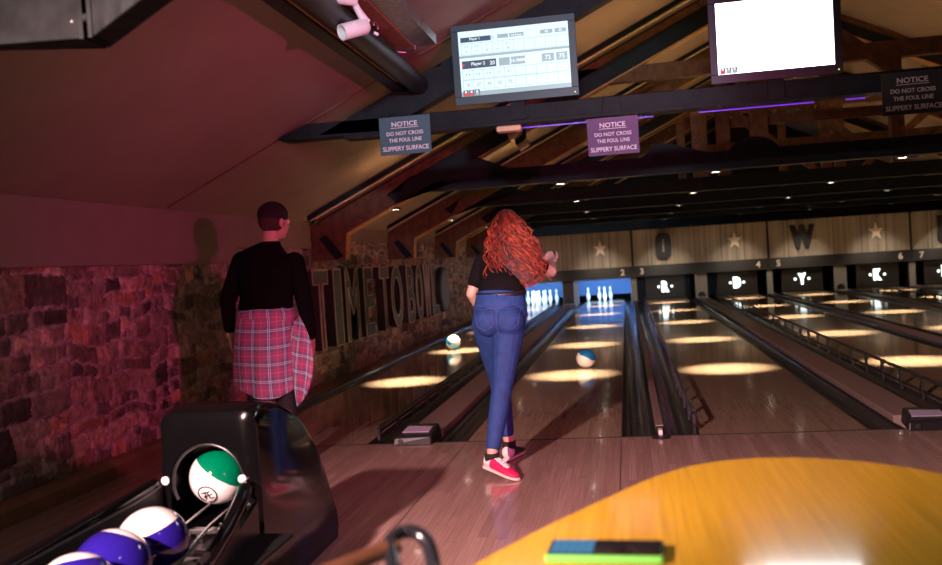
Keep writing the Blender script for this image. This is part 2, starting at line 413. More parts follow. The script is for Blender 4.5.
# cappings between pairs (narrow) and ball tracks inside pairs (wide)
for k in range(0, 4):
    c = XM+k*PITCH; lab = {0: 'between lanes two and three', 1: 'between lanes four and five', 2: 'between lanes six and seven', 3: 'right of lane eight'}[k]
    t = thing('divider_capping', 'narrow brown divider strip '+lab, 'divider', (c, 0, 0))
    obj('cover', MB().box(c-.027, c+.027, .16, 17.5, -.12, .045), 'cap', t, bevel=.006)
    obj('end_block', MB().box(c-.028, c+.028, .06, .16, -.12, .04), 'blackplastic', t, bevel=.01)
    obj('round_base', MB().lathe([(.062, 0), (.062, .008), (.05, .012), (.001, .013)], (c, -.055, 0.001), 28), 'blackplastic', t, smooth=True)
    obj('foul_sensor', MB().box(c-.014, c+.014, -.03, .06, .012, .045), 'white', t, bevel=.006)
for k in range(-1, 3):
    c = XM+k*PITCH+G1/2+LW+G2/2
    lab = {-1: 'between lanes one and two', 0: 'between lanes three and four', 1: 'between lanes five and six', 2: 'between lanes seven and eight'}[k]
    single('ball_track_cover', MB().box(c-.125, c+.125, .33, 17.5, -.12, .03), 'cap', 'wide flat laminate cover of the ball track '+lab, 'track cover', (c, .33, 0), bevel=.006)
    t = thing('foul_detector_box', 'low black box with pale top sheets at the foul line '+lab, 'sensor box', (c, 0, 0))
    bxx = [(c-.15, -.09), (c+.13, -.09), (c+.15, .20), (c-.11, .22)]
    mb = MB(); lo = [(x, y, .001) for x, y in bxx]; hi = [(c-.14, -.07, .06), (c+.125, -.06, .065), (c+.13, .20, .105), (c-.10, .21, .105)]
    mb.add(lo+hi, [(3, 2, 1, 0), (4, 5, 6, 7), (0, 1, 5, 4), (1, 2, 6, 5), (2, 3, 7, 6), (3, 0, 4, 7)])
    obj('housing', mb, 'blackplastic', t, bevel=.012)
    def top(u, v, dz):
        a = Vector(hi[0]).lerp(Vector(hi[1]), u); b_ = Vector(hi[3]).lerp(Vector(hi[2]), u); p = a.lerp(b_, v); return (p.x, p.y, p.z+dz)
    q = [(.12, .30), (.88, .24), (.9, .66), (.12, .74)]
    mb = MB(); mb.add([top(u, v, .001) for u, v in q]+[top(u, v, .006) for u, v in q], [(3, 2, 1, 0), (4, 5, 6, 7), (0, 1, 5, 4), (1, 2, 6, 5), (2, 3, 7, 6), (3, 0, 4, 7)])
    obj('top_sheet', mb, 'paper', t)
    obj('lens', MB().lathe([(.016, 0), (.016, .006), (.001, .007)], (c-.09, -.088, .034), 16, Matrix.Rotation(PI/2, 3, 'X')), 'raildark', t, smooth=True)
# ledge by the stone wall
xl = lane_x0[1]-.006-GW
struct('trim_4', MB().box(WX+.03, xl-.004, .01, 17.5, -.12, .02), 'basewood', 'dark wooden ledge between the wall and the first gutter')

# bumper rails
def rail(x, y0, y1, label, post, mt='raildark', h=.135, step=.55, top_r=.014):
    t = thing('bumper_rail', label, 'bumper rail', (x, y0, 0))
    obj('top_bar', MB().tube([(x, y0, h), (x, y1, h)], top_r, 8), mt, t, smooth=True)
    obj('lower_bar', MB().box(x-.005, x+.005, y0, y1, .03, .05), mt, t)
    n = int((y1-y0)/step)
    for i in range(n+1):
        y = y0+i*step
        obj('post', MB().box(x-.010, x+.010, y, y+.045, -.02, h), mt, t)
x3 = lane_x0[3]-.03
rail(x3, .12, 17.2, 'bluish metal bumper rail raised along the left edge of lane three', 1, 'rail')
rail(lane_x0[1]+LW+.025, .25, 17.2, 'dark bumper rail raised along the right edge of lane one', 1, h=.075)
rail(lane_x0[4]-.03, .12, 17.2, 'long dark bumper rail with posts along the left edge of lane four', 1, h=.15)
rail(lane_x0[6]-.03, .12, 17.2, 'dark bumper rail along the left edge of lane six', 1)
rail(lane_x0[8]-.03, .12, 17.2, 'dark bumper rail along the left edge of lane eight', 1)

# ------------------------------------------------------------------ stone wall
def stone_wall():
    rs = np.random.RandomState(5)
    Y0, Y1, Z1 = -4.4, 21.0, 1.80
    rects = []
    def split(y0, y1, z0, z1, d):
        w, h = y1-y0, z1-z0
        if h > .27 or (h > .12 and w/h < 1.2 and rs.rand() < .55) or (h > .17 and rs.rand() < .6):
            k = rs.uniform(.35, .65); zz = z0+h*k; split(y0, y1, z0, zz, d+1); split(y0, y1, zz, z1, d+1); return
        if w > .50 or (w/h > 2.1 and rs.rand() < .75):
            k = rs.uniform(.3, .7); yy = y0+w*k; split(y0, yy, z0, z1, d+1); split(yy, y1, z0, z1, d+1); return
        rects.append((y0, y1, z0, z1))
    y = Y0-.3
    while y < Y1+.3:
        w = rs.uniform(.8, 1.5); split(y, y+w, -.1, 1.95, 0); y += w
    ys = np.concatenate([np.arange(Y0, 3.4, .014), np.arange(3.4, 9, .022), np.arange(9, Y1+.06, .05)])
    zs = np.arange(0, Z1+.001, .0145)
    U, V = np.meshgrid(ys, zs, indexing='ij')
    def nz(u, v, f, seed):
        r2 = np.random.RandomState(seed); a = 0
        for i in range(7):
            th = r2.uniform(0, 2*np.pi); ff = f*r2.uniform(.6, 1.6); a = a+np.sin((u*np.cos(th)+v*np.sin(th))*ff+r2.uniform(0, 6.28))
        return a/7
    Uw = U+.075*nz(U, V, 9, 1)+.016*nz(U, V, 42, 2)+.009*nz(U, V, 120, 5); Vw = V+.070*nz(U, V, 8, 3)+.015*nz(U, V, 38, 4)+.009*nz(U, V, 130, 6)
    H = np.zeros_like(U)-.010; T = np.zeros(U.shape+(3,)); T[:] = (.46, .38, .37)
    for (y0, y1, z0, z1) in rects:
        i0 = np.searchsorted(ys, y0-.14); i1 = np.searchsorted(ys, y1+.14)
        if i0 >= i1: continue
        j0 = max(0, int((z0-.14)/.0145)); j1 = max(0, int((z1+.14)/.0145)+1)
        u = Uw[i0:i1, j0:j1]; v = Vw[i0:i1, j0:j1]
        if u.size == 0: continue
        d = np.minimum(np.minimum(u-y0, y1-u), np.minimum(v-z0, z1-v))
        g = rs.uniform(-.002, .008); pro = rs.uniform(-.010, .012); tilt = rs.uniform(-.05, .05, 2)
        e = np.clip((d-g)/.009, 0, 1); e = e*e*(3-2*e)
        hh = e*(pro+.010+tilt[0]*(u-(y0+y1)/2)+tilt[1]*(v-(z0+z1)/2)+.007*nz(u, v, 60, rs.randint(1000))+.005*nz(u, v, 150, rs.randint(1000)))-.010*(1-e)
        base = np.array([(.115, .075, .062), (.16, .105, .085), (.085, .056, .052), (.20, .14, .115), (.06, .042, .04), (.17, .085, .06), (.13, .10, .085)][rs.randint(7)])*rs.uniform(.9, 3.4)
        ins = d > 0
        H[i0:i1, j0:j1] = np.where(ins, hh, H[i0:i1, j0:j1])
        mm = (e[..., None])*base+(1-e[..., None])*np.array((.46, .38, .37))
        T[i0:i1, j0:j1] = np.where(ins[..., None], mm, T[i0:i1, j0:j1])
    H += .0035*nz(U, V, 160, 9); H = np.minimum(H, .044)
    # the plaster reaches down to 1.37 m in front of the first truss
    ni, nj = U.shape
    co = np.stack([WX-.03+H, U, V], -1).reshape(-1, 3)
    idx = np.arange(ni*nj).reshape(ni, nj)
    quads = np.stack([idx[:-1, :-1], idx[1:, :-1], idx[1:, 1:], idx[:-1, 1:]], -1).reshape(-1, 4)
    me = bpy.data.meshes.new('wall_left'); me.from_pydata(co.tolist(), [], quads.tolist())
    ca = me.color_attributes.new('tone', 'FLOAT_COLOR', 'POINT')
    ca.data.foreach_set('color', np.concatenate([T.reshape(-1, 3), np.ones((ni*nj, 1))], 1).astype(np.float32).ravel())
    me.materials.append(M['stone'])
    for p in me.polygons: p.use_smooth = True
    o = bpy.data.objects.new('wall_left', me); C.objects.link(o)
    tag(o, 'rough rubble stone wall along the left of the lanes', kind='structure')
stone_wall()
struct('wall_left', MB().box(WX-.25, WX-.12, -9, 21, -.3, KNEE+.1), 'darkwall', 'solid core behind the left stone wall')
# plastered upper wall
mb = MB().box(WX-.10, WX+.02, -9, 1.30, 1.365, KNEE+.02).box(WX-.10, WX+.02, 1.30, 3.2, 1.50, KNEE+.02)
struct('wall_left', mb, 'kneeplaster', 'smooth plaster band above the stone wall', bevel=.008)
struct('wall_left', MB().box(WX-.10, WX+.02, 3.35, 21, 1.60, KNEE+.02), 'kneeplaster', 'plaster strip above the far stone wall')
struct('wall_left', MB().box(WX-.1, WX+.03, -9, -4.38, 0, 1.38), 'kneeplaster', 'plaster wall behind the camera on the left')
struct('baseboard_left', MB().prism([(WX, 0), (WX+.085, 0), (WX+.085, .085), (WX+.06, .115), (WX, .12)], 1, -9, .02), 'basewood', 'brown wooden baseboard under the stone wall')
struct('wall_right', MB().box(RX, RX+.15, -9, 21, -.3, KNEE+.1), 'kneeplaster', 'plain right wall')
gab = [(WX-.1, -.3), (RX+.1, -.3), (RX+.1, KNEE), (RIDGE, ceil(RIDGE)), (WX-.1, KNEE)]
struct('wall_back', MB().prism(gab, 1, 20.6, 20.75), 'darkwall', 'dark gable wall behind the pin machines')
struct('wall_front', MB().prism(gab, 1, -9.15, -9), 'darkwall', 'dark gable wall behind the camera')
# sloped ceiling
def slab(x0, z0, x1, z1, y0, y1, th=.08):
    return MB().prism([(x0, z0), (x1, z1), (x1, z1+th), (x0, z0+th)], 1, y0, y1)
struct('ceiling', slab(WX-.12, ceil(WX)-.05, RIDGE, ceil(RIDGE), -9.1, .06), 'plaster', 'sloped plaster ceiling in front of the foul line')
struct('ceiling', slab(WX-.12, ceil(WX)-.05, RIDGE, ceil(RIDGE), .066, 20.7), 'plaster', 'sloped plaster ceiling over the lanes')
struct('ceiling', slab(RIDGE, ceil(RIDGE), RX+.12, ceil(RX)-.05, -9.1, 20.7), 'plaster', 'right slope of the plaster ceiling')
struct('trim_5', slab(WX+.06, ceil(WX+.06)-.006, RIDGE, ceil(RIDGE)-.006, .060, .068, .012), 'timber', 'thin seam line across the sloped ceiling')

# ------------------------------------------------------------------ trusses
def rafter(mb, y0, y1, off, dep, xs=WX, xe=None):
    xe = RIDGE if xe is None else xe
    a = [(xs, ceil(xs)-off-dep), (xe, ceil(xe)-off-dep), (xe, ceil(xe)-off), (xs, ceil(xs)-off)]
    mb.prism(a, 1, y0, y1); return mb
# near truss over the foul line
t = thing('roof_truss', 'black painted roof truss over the foul line, carrying the two monitors', 'roof truss', (RIDGE, .06, 2.17))
xa = WX+(2.205-KNEE)/SL
tie = [(xa, 2.192), (xa+.06, 2.178), (RX-(xa-WX), 2.178), (RX-(xa-WX)-.25, 2.285), (xa+.22, 2.285)]
obj('tie_beam', MB().prism(tie, 1, .0, .14), 'beam', t, bevel=.004)
RF = [(-1.973, 2.2), (-1.505, 2.19), (RIDGE, ceil(RIDGE)-.40), (RIDGE, ceil(RIDGE)-.17)]
obj('rafter', MB().prism(RF, 1, 0, .12), 'beam', t)
obj('rafter', MB().prism([(RX-(x-WX), z) for x, z in RF], 1, 0, .12), 'beam', t)
for x in (-.60, -.50, .62, 2.0): obj('beam_bracket', MB().box(x-.02, x+.02, -.012, .005, 2.195, 2.265), 'beam', t)
obj('lower_flange', MB().box(xa+.5, RX-(xa-WX)-.3, -.01, .15, 2.155, 2.178), 'beam', t)
obj('king_post', MB().box(RIDGE-.08, RIDGE+.08, .01, .11, 2.2, ceil(RIDGE)-.3), 'beam', t)
# violet light strips on the back lower edge
for x0, x1 in ((-.62, .34), (.64, 1.38), (1.58, 1.70)):
    single('light_strip', MB().box(x0, x1, .152, .160, 2.146, 2.153), 'led', {-.62: 'violet light strip under the beam left of the middle sign', .64: 'violet light strip under the beam below the right monitor', 1.58: 'short violet light strip just left of the right sign'}[x0], 'light strip', (x0, .15, 2.14))
single('lamp_housing', MB().box(-.72, -.55, .02, .12, 2.115, 2.155), 'palebar', 'small pale lamp housing under the beam below the left monitor', 'lamp', (-.63, .05, 2.12), bevel=.01)

TY = [3.3, 6.5, 9.75, 13.0, 16.2]
TLAB = ['second', 'third', 'fourth', 'fifth', 'sixth']
for ti, y in enumerate(TY):
    t = thing('roof_truss', '%s roof truss counted from the foul line, dark tie beam with brown timbers above' % TLAB[ti], 'roof truss', (RIDGE, y, 2.0))
    zt, zb = 2.20, 2.02
    xs = WX+(zt-KNEE)/SL
    xb0 = -2.38
    obj('tie_beam', MB().prism([(xb0, zb), (RX-(xb0-WX), zb), (RX-(xb0-WX)-.2, zt), (xb0+.28, zt+.0)], 1, y, y+.16), 'beam', t)
    # haunch where the dark beam meets the rafter
    obj('gusset', MB().prism([(xb0, zb), (xb0+1.1, zt), (xb0+.85, zt+.16), (xb0+.12, ceil(xb0+.12)-.30)], 1, y-.012, y+.05), 'beam', t)
    for mir in (False, True):
        pts = [(WX, ceil(WX)-.30), (RIDGE, ceil(RIDGE)-.30), (RIDGE, ceil(RIDGE)-.02), (WX, ceil(WX)-.02)]
        bat = [(WX+.4, ceil(WX+.4)-.316), (RIDGE, ceil(RIDGE)-.316), (RIDGE, ceil(RIDGE)-.298), (WX+.4, ceil(WX+.4)-.298)]
        if mir: pts = [(RX-(x-WX), z) for x, z in pts]; bat = [(RX-(x-WX), z) for x, z in bat]
        obj('rafter', MB().prism(pts, 1, y, y+.14), 'timber', t)
        obj('rafter_edge', MB().prism(bat, 1, y-.004, y+.15), 'orangeedge', t)  # underside rim; the orange light on it is put into the colour
        xo = lambda x: RX-(x-WX) if mir else x
        # haunch board against the wall, edge with warm light put into its colour, dark brace
        hb = [(WX, 1.36), (WX+.37, 1.36), (WX+.40, ceil(WX+.40)-.30), (WX, ceil(WX)-.30)]
        obj('haunch_board', MB().prism([(xo(a), b_) for a, b_ in hb], 1, y, y+.10), 'timber', t)
        ed = [(WX+.37, 1.36), (WX+.385, 1.36), (WX+.415, ceil(WX+.40)-.30), (WX+.40, ceil(WX+.40)-.30)]
        obj('haunch_edge', MB().prism([(xo(a), b_) for a, b_ in ed], 1, y-.005, y+.11), 'orangeedge', t)
        br = [(WX+.10, ceil(WX+.10)-.20), (WX+.17, ceil(WX+.17)-.20), (WX+.36, 1.40), (WX+.27, 1.36)]
        obj('brace', MB().prism([(xo(a), b_) for a, b_ in br], 1, y-.03, y), 'beam', t)
        # dark plank fixed on the face of the rafter, upper part
        dp = [(WX+.95, ceil(WX+.95)-.30), (RIDGE-.1, ceil(RIDGE-.1)-.30), (RIDGE-.1, ceil(RIDGE-.1)-.12), (WX+1.1, ceil(WX+1.1)-.12)]
        obj('face_plank', MB().prism([(xo(a), b_) for a, b_ in dp], 1, y-.03, y), 'timber' if ti % 2 else 'beam', t)
    if ti < 3:
        obj('collar_beam', MB().box(RIDGE-4.0+.6*ti, RIDGE+4.0-.6*ti, y, y+.12, 2.98+.25*ti, 3.14+.25*ti), 'timber', t)
        for x, w in ((RIDGE-2.55, .13), (RIDGE-2.2, .17), (RIDGE-.9, .12), (RIDGE, .16), (RIDGE+.9, .12), (RIDGE+2.4, .15)):
            if ceil(x)-.3 > zt: obj('post', MB().box(x-w/2, x+w/2, y+.01, y+.12, zt-.02, min(ceil(x)-.3, 3.0+.25*ti)), 'timber', t)
        obj('rail_board', MB().box(RIDGE-2.6, RIDGE+2.6, y+.12, y+.16, 2.44+.1*ti, 2.54+.1*ti), 'timber', t)
        for sg in (-1, 1):
            a = [(RIDGE+sg*.1, 2.25), (RIDGE+sg*.22, 2.25), (RIDGE+sg*2.1, ceil(RIDGE+2.1)-.3), (RIDGE+sg*1.95, ceil(RIDGE+1.95)-.3)]
            obj('strut', MB().prism(a, 1, y+.02, y+.11), 'timber', t)
    if ti == 0:
        obj('gusset', MB().prism([(1.42+.27*math.cos(PI*i/12), 2.10+.22*math.sin(PI*i/12)) for i in range(13)], 1, y-.02, y), 'beam', t)
        obj('gusset', MB().prism([(.27, 2.15), (1.0, 2.19), (.62, 2.31), (.48, 2.33)], 1, y-.02, y), 'beam', t)
        obj('gusset', MB().prism([(-1.75, 2.1), (-1.0, 2.18), (-1.42, 2.36)], 1, y-.02, y), 'beam', t)
    # battens where the ceiling boards end, lamplight put into their pale colour
    single('ceiling_batten', slab(WX+.15, ceil(WX+.15)-.055, RIDGE-.3, ceil(RIDGE-.3)-.055, y-.42, y-.38, .05), 'palebar', 'long batten with lamplight in its pale colour on the ceiling slope just before the %s truss' % TLAB[ti], 'batten', (WX+.15, y-.4, ceil(WX+.15)-.05))
    single('ceiling_batten', slab(WX+.15, ceil(WX+.15)-.05, RIDGE-.3, ceil(RIDGE-.3)-.05, y-.52, y-.46, .045), 'beam', 'dark batten on the ceiling slope before the %s truss' % TLAB[ti], 'batten', (WX+.15, y-.5, ceil(WX+.15)-.05))
    # downlights, one over every lane
    for n_ in range(1, 8):
        cx = lane_x0[n_]+LW/2; zl = zb if n_ > 1 else 1.88
        d = thing('downlight', 'small round downlight under the %s truss above %s' % (TLAB[ti], WHERE[n_]), 'downlight', (cx, y+.08, zl))
        hs_ = obj('housing', MB().lathe([(.055, 0), (.06, -.02), (.045, -.02), (.045, -.008), (.001, -.008)], (cx, y+.08, zl-.001), 20), 'raildark', d, smooth=True)
        obj('lens', MB().lathe([(.044, -.017), (.044, -.012), (.001, -.012)], (cx, y+.08, zl-.001), 20), 'lens', hs_, smooth=True)
        ld = bpy.data.lights.new('downlight_beam', 'SPOT'); ld.energy = 1700; ld.color = (1, .78, .50); ld.spot_size = math.radians(31); ld.spot_blend = 1; ld.shadow_soft_size = .04
        lo = bpy.data.objects.new('downlight_beam', ld); C.objects.link(lo); lo.location = (0, 0, -.04); lo.parent = d
        if ti == 4:
            ld = bpy.data.lights.new('panel_beam', 'SPOT'); ld.energy = 125; ld.color = (1, .84, .66); ld.spot_size = math.radians(68); ld.spot_blend = 1; ld.shadow_soft_size = .04
            lo = bpy.data.objects.new('panel_beam', ld); C.objects.link(lo); lo.location = (0, .02, -.04); lo.parent = d; lo.rotation_euler = (math.radians(35), 0, 0)

# things fixed to the ceiling near the left
single('lighting_track', MB().box(-1.42, -1.335, -6.5, -.0, 2.45, 2.50), 'blackpipe', 'black lighting track running under the sloped ceiling', 'track', (-1.38, -3, 2.45))
single('thin_batten', MB().box(-1.330, -1.322, -6.5, -.25, 2.462, 2.470), 'orangeedge', 'thin orange strip along the black lighting track', 'strip', (-1.33, -3, 2.46))
single('pipe', MB().tube([(-1.235, -6.5, 2.482), (-1.235, -.02, 2.482)], .068, 20), 'blackpipe', 'thick black pipe running beside the red timber under the ceiling', 'pipe', (-1.235, -3, 2.5), smooth=True)
t = thing('timber_purlin', 'red brown timber running under the ceiling beside the white spotlight', 'timber', (-1.14, -3, 2.555))
obj('timber', MB().box(-1.205, -1.085, -6.5, -.75, 2.56, 2.68), 'redtimber', t, bevel=.004)
for y in (-1.28, -1.36): obj('bolt', MB().tube([(-1.17, y, 2.56), (-1.17, y, 2.545)], .010, 8), 'chrome', t)
obj('wire_loop', MB().tube([(-1.205, -.76, 2.56), (-1.2, -.72, 2.55), (-1.15, -.70, 2.545), (-1.09, -.72, 2.555), (-1.085, -.76, 2.60)], .004, 6), 'chrome', t)
t = thing('cable_tray', 'worn metal cable tray beside the red brown ceiling timber', 'cable tray', (-1.02, -3, 2.56))
obj('tray', MB().prism([(-1.078, 2.57), (-.955, 2.57), (-.955, 2.63), (-.961, 2.63), (-.961, 2.576), (-1.072, 2.576), (-1.072, 2.63), (-1.078, 2.63)], 1, -6.5, -.72), 'traymetal', t)

# white spotlight
t = thing('spotlight', 'white track spotlight tilted downwards beside the red timber', 'spotlight', (-1.15, -1.86, 2.55))
A = Vector((-1.200, -1.93, 2.375)); B = Vector((-1.07, -1.80, 2.435))
dr = (A-B).normalized(); q = dr.to_track_quat('Z', 'Y').to_matrix()
obj('head', MB().lathe([(.001, -.075), (.030, -.075), (.040, -.062), (.040, .012), (.037, .014), (.037, .020), (.040, .022), (.040, .075), (.036, .075), (.034, .03), (.001, .03)], tuple((A+B)/2), 28, q), 'white', t, smooth=True)
obj('arm', MB().tube([(-1.085, -1.82, 2.44), (-1.115, -1.86, 2.50), (-1.13, -1.90, 2.555)], [.024, .017, .014], 10), 'white', t, smooth=True)
obj('adapter', MB().tube([(-1.18, -1.99, 2.525), (-1.12, -1.89, 2.535)], .026, 14), 'white', t, smooth=True)
obj('knob', MB().tube([(-1.06, -1.78, 2.40), (-1.045, -1.765, 2.392)], .008, 8), 'white', t)

# duct
t = thing('air_duct', 'old grey metal duct hanging at the top left corner', 'duct', (-1.4, -4.0, 1.89))
SD = lambda P: [(.102+(x-.102)*.7, -6.185+(y+6.185)*.7) for x, y in P]
F = [(-3.1, -3.16), (-1.859, -3.010), (-1.817, -3.023), (-1.10, -3.66), (-.75, -3.97)]
K_ = [(-3.1, -3.12), (-2.22, -2.955), (-1.874, -2.829), (-1.331, -3.319), (-.70, -3.89)]
F = SD(F); K_ = SD(K_); z0 = 1.229+.941*.7
poly = F+K_[::-1]
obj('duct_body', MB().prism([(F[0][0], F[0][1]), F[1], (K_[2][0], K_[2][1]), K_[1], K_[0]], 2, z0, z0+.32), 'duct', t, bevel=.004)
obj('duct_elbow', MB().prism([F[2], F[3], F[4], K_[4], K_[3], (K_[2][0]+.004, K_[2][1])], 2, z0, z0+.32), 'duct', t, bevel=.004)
fx, fy = F[1]
obj('flange', MB().box(fx-.008, fx+.004, fy-.012, fy+.06, z0-.005, z0+.31), 'duct', t)
obj('flange', MB().box(fx+.020, fx+.032, fy-.016, fy+.06, z0-.005, z0+.31), 'duct', t)
obj('rivet', MB().ball((fx+.012, fy-.008, z0+.05), .011, 12, 8), 'duct', t, smooth=True)
obj('rivet', MB().ball((fx-.03, fy-.002, z0+.045), .006, 12, 8), 'traymetal', t, smooth=True)

# projector-like spots on the rafters behind
t = thing('spotlight', 'small twin spotlight fixed on the rafter under the left monitor', 'spotlight', (-.9, 3.0, 2.45))
c = Vector((-.92, 3.0, 2.50))
obj('head', MB().tube([c+Vector((-.06, 0, -.03)), c+Vector((.05, -.03, .03))], .045, 14), 'letterrim', t, smooth=True)
obj('head', MB().tube([c+Vector((.03, 0, -.14)), c+Vector((.12, -.03, -.09))], .04, 14), 'letterrim', t, smooth=True)
obj('bracket', MB().box(c.x-.01, c.x+.1, 3.0, 3.06, c.z-.1, c.z+.1), 'beam', t)
t = thing('spotlight', 'small dark spotlight at the wall end of the second truss', 'spotlight', (-3.1, 3.0, 1.8))
obj('head', MB().tube([(-3.13, 2.98, 1.81), (-3.06, 2.92, 1.75)], .03, 12), 'raildark', t, smooth=True)
obj('bracket', MB().box(-3.19, -3.12, 2.96, 3.06, 1.79, 1.86), 'raildark', t)
C_ = None

# ------------------------------------------------------------------ monitors
def monitor(x0, x1, zb, zt, label, kind):
    cx, cz = (x0+x1)/2, (zb+zt)/2; w, h = x1-x0, zt-zb
    t = thing('monitor', label, 'monitor', (cx, -.05, zb))
    R = Matrix.Rotation(math.radians(3.0), 3, 'X')          # leans a little towards the players
    def P(mb): return moved(mb, (cx, -.06, cz), R)
    bz = 'bezel' if kind == 1 else 'bezel2'; fx, ft, fb = .048, .045, .058
    obj('casing', P(MB().box(-w/2+.01, w/2-.01, .012, .075, -h/2+.01, h/2-.01)), bz, t, bevel=.01)
    fr = MB()
    fr.box(-w/2, w/2, -.012, .012, h/2-ft, h/2); fr.box(-w/2, w/2, -.012, .012, -h/2, -h/2+fb)
    fr.box(-w/2, -w/2+fx, -.012, .012, -h/2+fb, h/2-ft); fr.box(w/2-fx, w/2, -.012, .012, -h/2+fb, h/2-ft)
    obj('frame', P(fr), bz, t, bevel=.003)
    sx0, sx1, sz0, sz1 = -w/2+fx, w/2-fx, -h/2+fb, h/2-ft
    sc_ = obj('screen', P(MB().box(sx0, sx1, -.004, .008, sz0, sz1)), 'scr1' if kind == 1 else 'scr2', t)
    obj('power_light', P(MB().box(w/2-.03, w/2-.022, -.014, -.01, -h/2+.02, -h/2+.026)), emis('led_green', (.6, .8, .1), 2), t)
    obj('mount', MB().box(cx-.05, cx+.05, -.02, .03, zb-.12, zb+.1), 'beam', t)
    W, H = sx1-sx0, sz1-sz0
    def S(u0, u1, v0, v1, d=.0015): return MB().box(sx0+u0*W, sx0+u1*W, -.004-d, -.0035, sz1-v1*H, sz1-v0*H)
    def tx(s_, u, v, hh, m_, ww=None, nm='screen_text'):
        obj(nm, P(moved(fit(text_mb(s_, 1, .001, bold=.02), w=ww*W if ww else None, h=hh*H), (sx0+u*W, -.0066, sz1-v*H))), m_, sc_)
    if kind == 1:
        bars = MB(); mid = MB(); grid = MB()
        for (v0, hh, aa) in ((.095, .075, ((.02, .30), )), (.455, .12, ((.02, .335), ))):
            for u0, u1 in aa: obj('score_header', P(S(u0, u1, v0, v0+hh)), 'scrdark', sc_)
            for u0, u1 in ((.36, .46), (.47, .60), (.75, .86), (.88, .98)):
                b_ = S(u0, u1, v0, v0+hh*(.8 if v0 < .2 else 1)); mid.add(b_.v, b_.f)
        b_ = S(0, 1, .375, .41); mid.add(b_.v, b_.f); b_ = S(0, 1, .93, 1.0); mid.add(b_.v, b_.f)
        for v0, v1 in ((.19, .36), (.60, .74), (.75, .90)):
            for i in range(11):
                u = .02+i*.096; b_ = S(u, u+.004, v0, v1, .001); grid.add(b_.v, b_.f)
            for v in (v0, v1): b_ = S(.02, .98, v, v+.006, .001); grid.add(b_.v, b_.f)
        obj('score_cells', P(mid), 'scrmid', sc_); obj('score_grid', P(grid), 'scrline', sc_)
        tx('Player 1', .15, .13, .05, 'scrtext'); tx('23', .31, .13, .045, 'scrmid'); tx('Player 2', .17, .515, .065, 'scrtext'); tx('20', .30, .515, .06, 'scrtext')
        tx('14.7mm', .535, .13, .04, 'scrtext'); tx('16.9MM', .535, .515, .055, 'scrtext')
        tx('43', .805, .125, .04, 'scrtext'); tx('83', .93, .125, .04, 'scrtext'); tx('72', .805, .515, .07, 'scrtext'); tx('75', .93, .515, .07, 'scrtext')
        for i, ch in enumerate(('2 3', '3 4', '7 /', '1 2', '6 -')):
            tx(ch, .068+i*.096, .235, .035, 'scrmid')
        for i, ch in enumerate(('4 4', '3 6', '5 4', '2 /', '6 1')):
            tx(ch, .068+i*.096, .665, .04, 'scrmid')
        for i, ch in enumerate(('8', '17', '26', '31', '38')): tx(ch, .068+i*.096, .315, .035, 'scrmid')
        for i, ch in enumerate(('8', '27', '36', '52', '75')): tx(ch, .068+i*.096, .825, .05, 'scrmid')
        arrow = MB().prism([(sx0+.02*W, sz1-.55*H), (sx0+.05*W, sz1-.515*H), (sx0+.02*W, sz1-.48*H)], 1, -.0066, -.006); obj('turn_arrow', P(arrow), 'scrred', sc_)
    for i, c_ in enumerate(('scrred', 'scrred', 'scrmid') if kind == 1 else ('scrred', 'scrmid', 'scrmid')):
        u0 = .015+i*.052
        obj('icon_background', P(S(u0, u0+.048, .905, .995, .002)), 'scrdark', sc_)
        obj('screen_icon', P(S(u0+.006, u0+.042, .945, .99, .0028)), c_, sc_)
        obj('screen_icon', P(S(u0+.014, u0+.034, .915, .945, .0028)), 'scrtext', sc_)
    return t
monitor(-.978, -.140, 2.303, 2.840, 'left ceiling monitor showing a bowling score table for two players', 1)
monitor(.712, 1.525, 2.290, 2.845, 'right ceiling monitor with a glaring white screen', 2)

# ------------------------------------------------------------------ hanging signs
def sign(x0, x1, zb, zt, mt, tm, label, y=-.035):
    cx, cz = (x0+x1)/2, (zb+zt)/2; w, h = x1-x0, zt-zb
    t = thing('notice_sign', label, 'sign', (cx, y, zb))
    bd = obj('board', MB().box(x0, x1, y-.004, y+.004, zb, zt), mt, t, bevel=.001)
    def tx(s_, u, ww, hh):
        obj('lettering', moved(fit(text_mb(s_, 1, .002, bold=.012), w=ww*w, h=hh*h), (cx, y-.0055, zt-u*h)), tm, bd)
    tx('NOTICE', .20, .50, .125); obj('underline', MB().box(cx-.27*w, cx+.27*w, y-.006, y-.004, zt-.305*h, zt-.292*h), tm, bd)
    tx('DO NOT CROSS', .445, .72, .10); tx('THE FOUL LINE', .62, .64, .10); tx('SLIPPERY SURFACE', .84, .90, .12)
    for s_ in (-1, 1):
        obj('cord', MB().tube([(cx+s_*(w/2-.03), y, zt-.012), (cx+s_*(w/2-.10), y+.02, 2.165 if zt < 2.16 else zt+.03), (cx+s_*(w/2-.12), y+.02, 2.295)], .0022, 5), 'rubber', t)
        obj('screw', MB().ball((cx+s_*(w/2-.025), y-.004, zt-.012), .004, 8, 6), 'chrome', t)
    return t
sign(-1.527, -1.167, 2.012, 2.272, 'signslate', 'signtext', 'grey slate coloured foul line notice hanging left of the left monitor')
sign(-.104, .232, 1.892, 2.140, 'signvioletlit', 'signtext', 'foul line notice with violet light in its board colour, hanging between the two monitors')
sign(1.752, 2.12, 1.995, 2.262, 'signshaded', 'signtextshaded', 'foul line notice with shade put into its dark board, hanging at the right edge')

